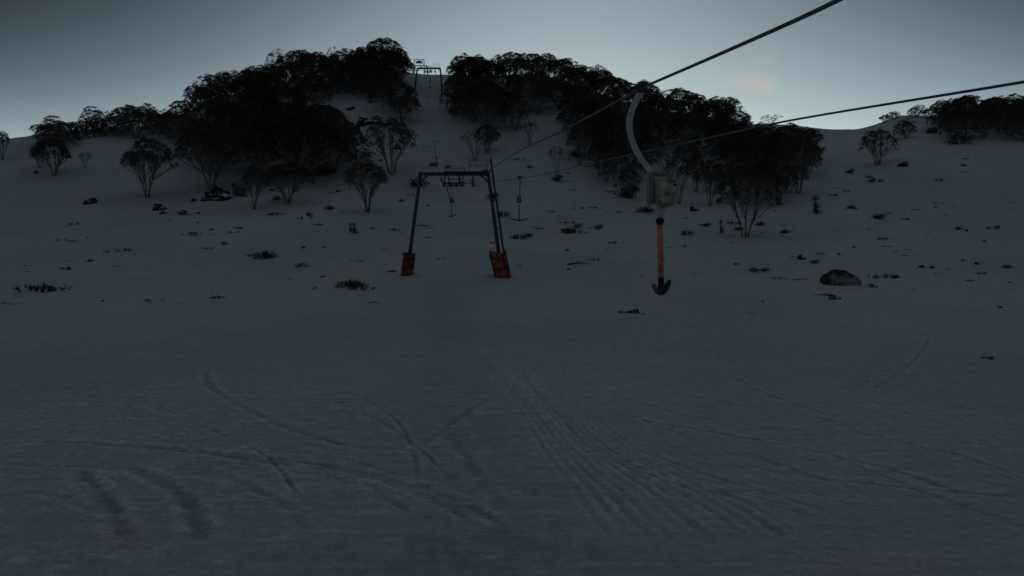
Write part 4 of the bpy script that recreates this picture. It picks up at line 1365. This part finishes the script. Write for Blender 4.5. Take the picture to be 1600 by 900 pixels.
# ------------------------------------------------------------------ dusk light
DOME = .052
AZ = math.atan2((890 - 800) / F, 1.0)          # bearing of the glow, right of straight ahead
w = bpy.data.worlds.new('World'); scene.world = w; w.use_nodes = True
nt = w.node_tree; N = nt.nodes; Lk = nt.links
bg = N['Background']; outw = N['World Output']
sky = N.new('ShaderNodeTexSky'); sky.sky_type = 'NISHITA'; sky.sun_disc = False
sky.sun_elevation = R(1.5); sky.sun_rotation = AZ; sky.altitude = 1800
bw = N.new('ShaderNodeHueSaturation'); bw.inputs['Saturation'].default_value = .25
Lk.new(sky.outputs['Color'], bw.inputs['Color'])
bg.inputs['Strength'].default_value = .05
Lk.new(bw.outputs['Color'], bg.inputs['Color'])
tc = N.new('ShaderNodeTexCoord')
nrm = N.new('ShaderNodeVectorMath'); nrm.operation = 'NORMALIZE'; Lk.new(tc.outputs['Generated'], nrm.inputs[0])
sep = N.new('ShaderNodeSeparateXYZ'); Lk.new(nrm.outputs[0], sep.inputs[0])
def s2l(c):
    return tuple(((v / 255) / 12.92 if v / 255 <= .04045 else ((v / 255 + .055) / 1.055) ** 2.4) for v in c) + (1,)


def mth(op, a, b=None, c=None):
    n = N.new('ShaderNodeMath'); n.operation = op
    for i, v in enumerate((a, b, c)):
        if v is None: continue
        if hasattr(v, 'links'): Lk.new(v, n.inputs[i])
        else: n.inputs[i].default_value = v
    return n.outputs[0]


hd = N.new('ShaderNodeVectorMath'); hd.operation = 'MULTIPLY'; hd.inputs[1].default_value = (1, 1, 0)
Lk.new(nrm.outputs[0], hd.inputs[0])
hn = N.new('ShaderNodeVectorMath'); hn.operation = 'NORMALIZE'; Lk.new(hd.outputs[0], hn.inputs[0])
dt = N.new('ShaderNodeVectorMath'); dt.operation = 'DOT_PRODUCT'; dt.inputs[1].default_value = (math.sin(AZ), math.cos(AZ), 0)
Lk.new(hn.outputs[0], dt.inputs[0])
daz = mth('MULTIPLY', mth('ARCCOSINE', mth('MINIMUM', dt.outputs['Value'], .999999)), 180 / math.pi)      # degrees from the glow bearing
el = mth('MULTIPLY', mth('ARCSINE', sep.outputs['Z']), 180 / math.pi)
d2_ = mth('MULTIPLY', daz, daz)
a1 = mth('MULTIPLY', d2_, -1 / (35.5 ** 2))
rate = mth('MULTIPLY_ADD', mth('MINIMUM', d2_, 1400.), .00017, .098)
a2 = mth('MULTIPLY', mth('MAXIMUM', mth('SUBTRACT', el, 11.0), -4.0), rate)
glow = mth('MULTIPLY', mth('EXPONENT', mth('SUBTRACT', a1, a2)), .69)
# the rest of the dome: weak at the horizon, a little stronger overhead
mrz = N.new('ShaderNodeMapRange'); mrz.interpolation_type = 'SMOOTHSTEP'
mrz.inputs['From Min'].default_value = 20; mrz.inputs['From Max'].default_value = 50; mrz.inputs['To Min'].default_value = .012; mrz.inputs['To Max'].default_value = DOME
Lk.new(el, mrz.inputs['Value'])
gt = N.new('ShaderNodeMapRange'); gt.inputs['From Min'].default_value = .06; gt.inputs['From Max'].default_value = .42
Lk.new(glow, gt.inputs['Value'])
gc = N.new('ShaderNodeMix'); gc.data_type = 'RGBA'; gc.inputs['A'].default_value = (1, 1.38, 1.62, 1); gc.inputs['B'].default_value = (1, 1.24, 1.25, 1)
Lk.new(gt.outputs['Result'], gc.inputs['Factor'])
v1 = N.new('ShaderNodeVectorMath'); v1.operation = 'SCALE'; Lk.new(gc.outputs['Result'], v1.inputs[0]); Lk.new(glow, v1.inputs['Scale'])
v2 = N.new('ShaderNodeVectorMath'); v2.operation = 'SCALE'; v2.inputs[0].default_value = (1, 1.3, 1.68); Lk.new(mrz.outputs['Result'], v2.inputs['Scale'])
mul = N.new('ShaderNodeVectorMath'); mul.operation = 'ADD'; Lk.new(v1.outputs[0], mul.inputs[0]); Lk.new(v2.outputs[0], mul.inputs[1])
# one small pink cloud and faint streaks over the saddle
ns = N.new('ShaderNodeTexNoise'); ns.inputs['Scale'].default_value = 14; ns.inputs['Detail'].default_value = 6
mpn = N.new('ShaderNodeMapping'); mpn.inputs['Scale'].default_value = (1, 1, 3.2)
Lk.new(nrm.outputs[0], mpn.inputs['Vector']); Lk.new(mpn.outputs['Vector'], ns.inputs['Vector'])
cd = ray(1180, 115).normalized()
dd = N.new('ShaderNodeVectorMath'); dd.operation = 'DISTANCE'; dd.inputs[1].default_value = cd
Lk.new(nrm.outputs[0], dd.inputs[0])
mr = N.new('ShaderNodeMapRange'); mr.inputs['From Min'].default_value = .005; mr.inputs['From Max'].default_value = .034
mr.inputs['To Min'].default_value = 1; mr.inputs['To Max'].default_value = 0
Lk.new(dd.outputs['Value'], mr.inputs['Value'])
mr2 = N.new('ShaderNodeMapRange'); mr2.inputs['From Min'].default_value = .38; mr2.inputs['From Max'].default_value = .62
Lk.new(ns.outputs['Fac'], mr2.inputs['Value'])
cm = N.new('ShaderNodeMath'); cm.operation = 'MULTIPLY'; Lk.new(mr.outputs['Result'], cm.inputs[0]); Lk.new(mr2.outputs['Result'], cm.inputs[1])
cm2 = N.new('ShaderNodeMath'); cm2.operation = 'MULTIPLY'; cm2.inputs[1].default_value = .55; Lk.new(cm.outputs[0], cm2.inputs[0])
cmix = N.new('ShaderNodeMix'); cmix.data_type = 'RGBA'
Lk.new(cm2.outputs[0], cmix.inputs['Factor']); Lk.new(mul.outputs[0], cmix.inputs['A']); cmix.inputs['B'].default_value = s2l((212, 190, 174))
# faint unevenness of the thin haze
nh = N.new('ShaderNodeTexNoise'); nh.inputs['Scale'].default_value = 3.5; nh.inputs['Detail'].default_value = 5
Lk.new(mpn.outputs['Vector'], nh.inputs['Vector'])
mh = N.new('ShaderNodeMapRange'); mh.inputs['To Min'].default_value = .94; mh.inputs['To Max'].default_value = 1.06
Lk.new(nh.outputs['Fac'], mh.inputs['Value'])
sc = N.new('ShaderNodeVectorMath'); sc.operation = 'SCALE'; Lk.new(cmix.outputs['Result'], sc.inputs[0]); Lk.new(mh.outputs['Result'], sc.inputs['Scale'])
bg2 = N.new('ShaderNodeBackground'); bg2.inputs['Strength'].default_value = 1.0
Lk.new(sc.outputs[0], bg2.inputs['Color'])
ash = N.new('ShaderNodeMixShader'); ash.inputs['Fac'].default_value = .96
Lk.new(bg.outputs[0], ash.inputs[1]); Lk.new(bg2.outputs[0], ash.inputs[2]); Lk.new(ash.outputs[0], outw.inputs['Surface'])

sl = bpy.data.lights.new('sun', 'SUN'); sl.energy = .4; sl.angle = R(.5); sl.color = (1, .8, .62)
so = bpy.data.objects.new('sun', sl); COL.objects.link(so)
sd = Vector((math.sin(AZ) * math.cos(R(1.5)), math.cos(AZ) * math.cos(R(1.5)), math.sin(R(1.5))))
so.rotation_euler = (-sd).to_track_quat('-Z', 'Y').to_euler(); so.location = (30, 300, 160)

scene.view_settings.view_transform = 'Standard'
scene.view_settings.look = 'None'
scene.view_settings.exposure = 0
scene.render.engine = 'CYCLES'
scene.render.resolution_x = 1024; scene.render.resolution_y = 576
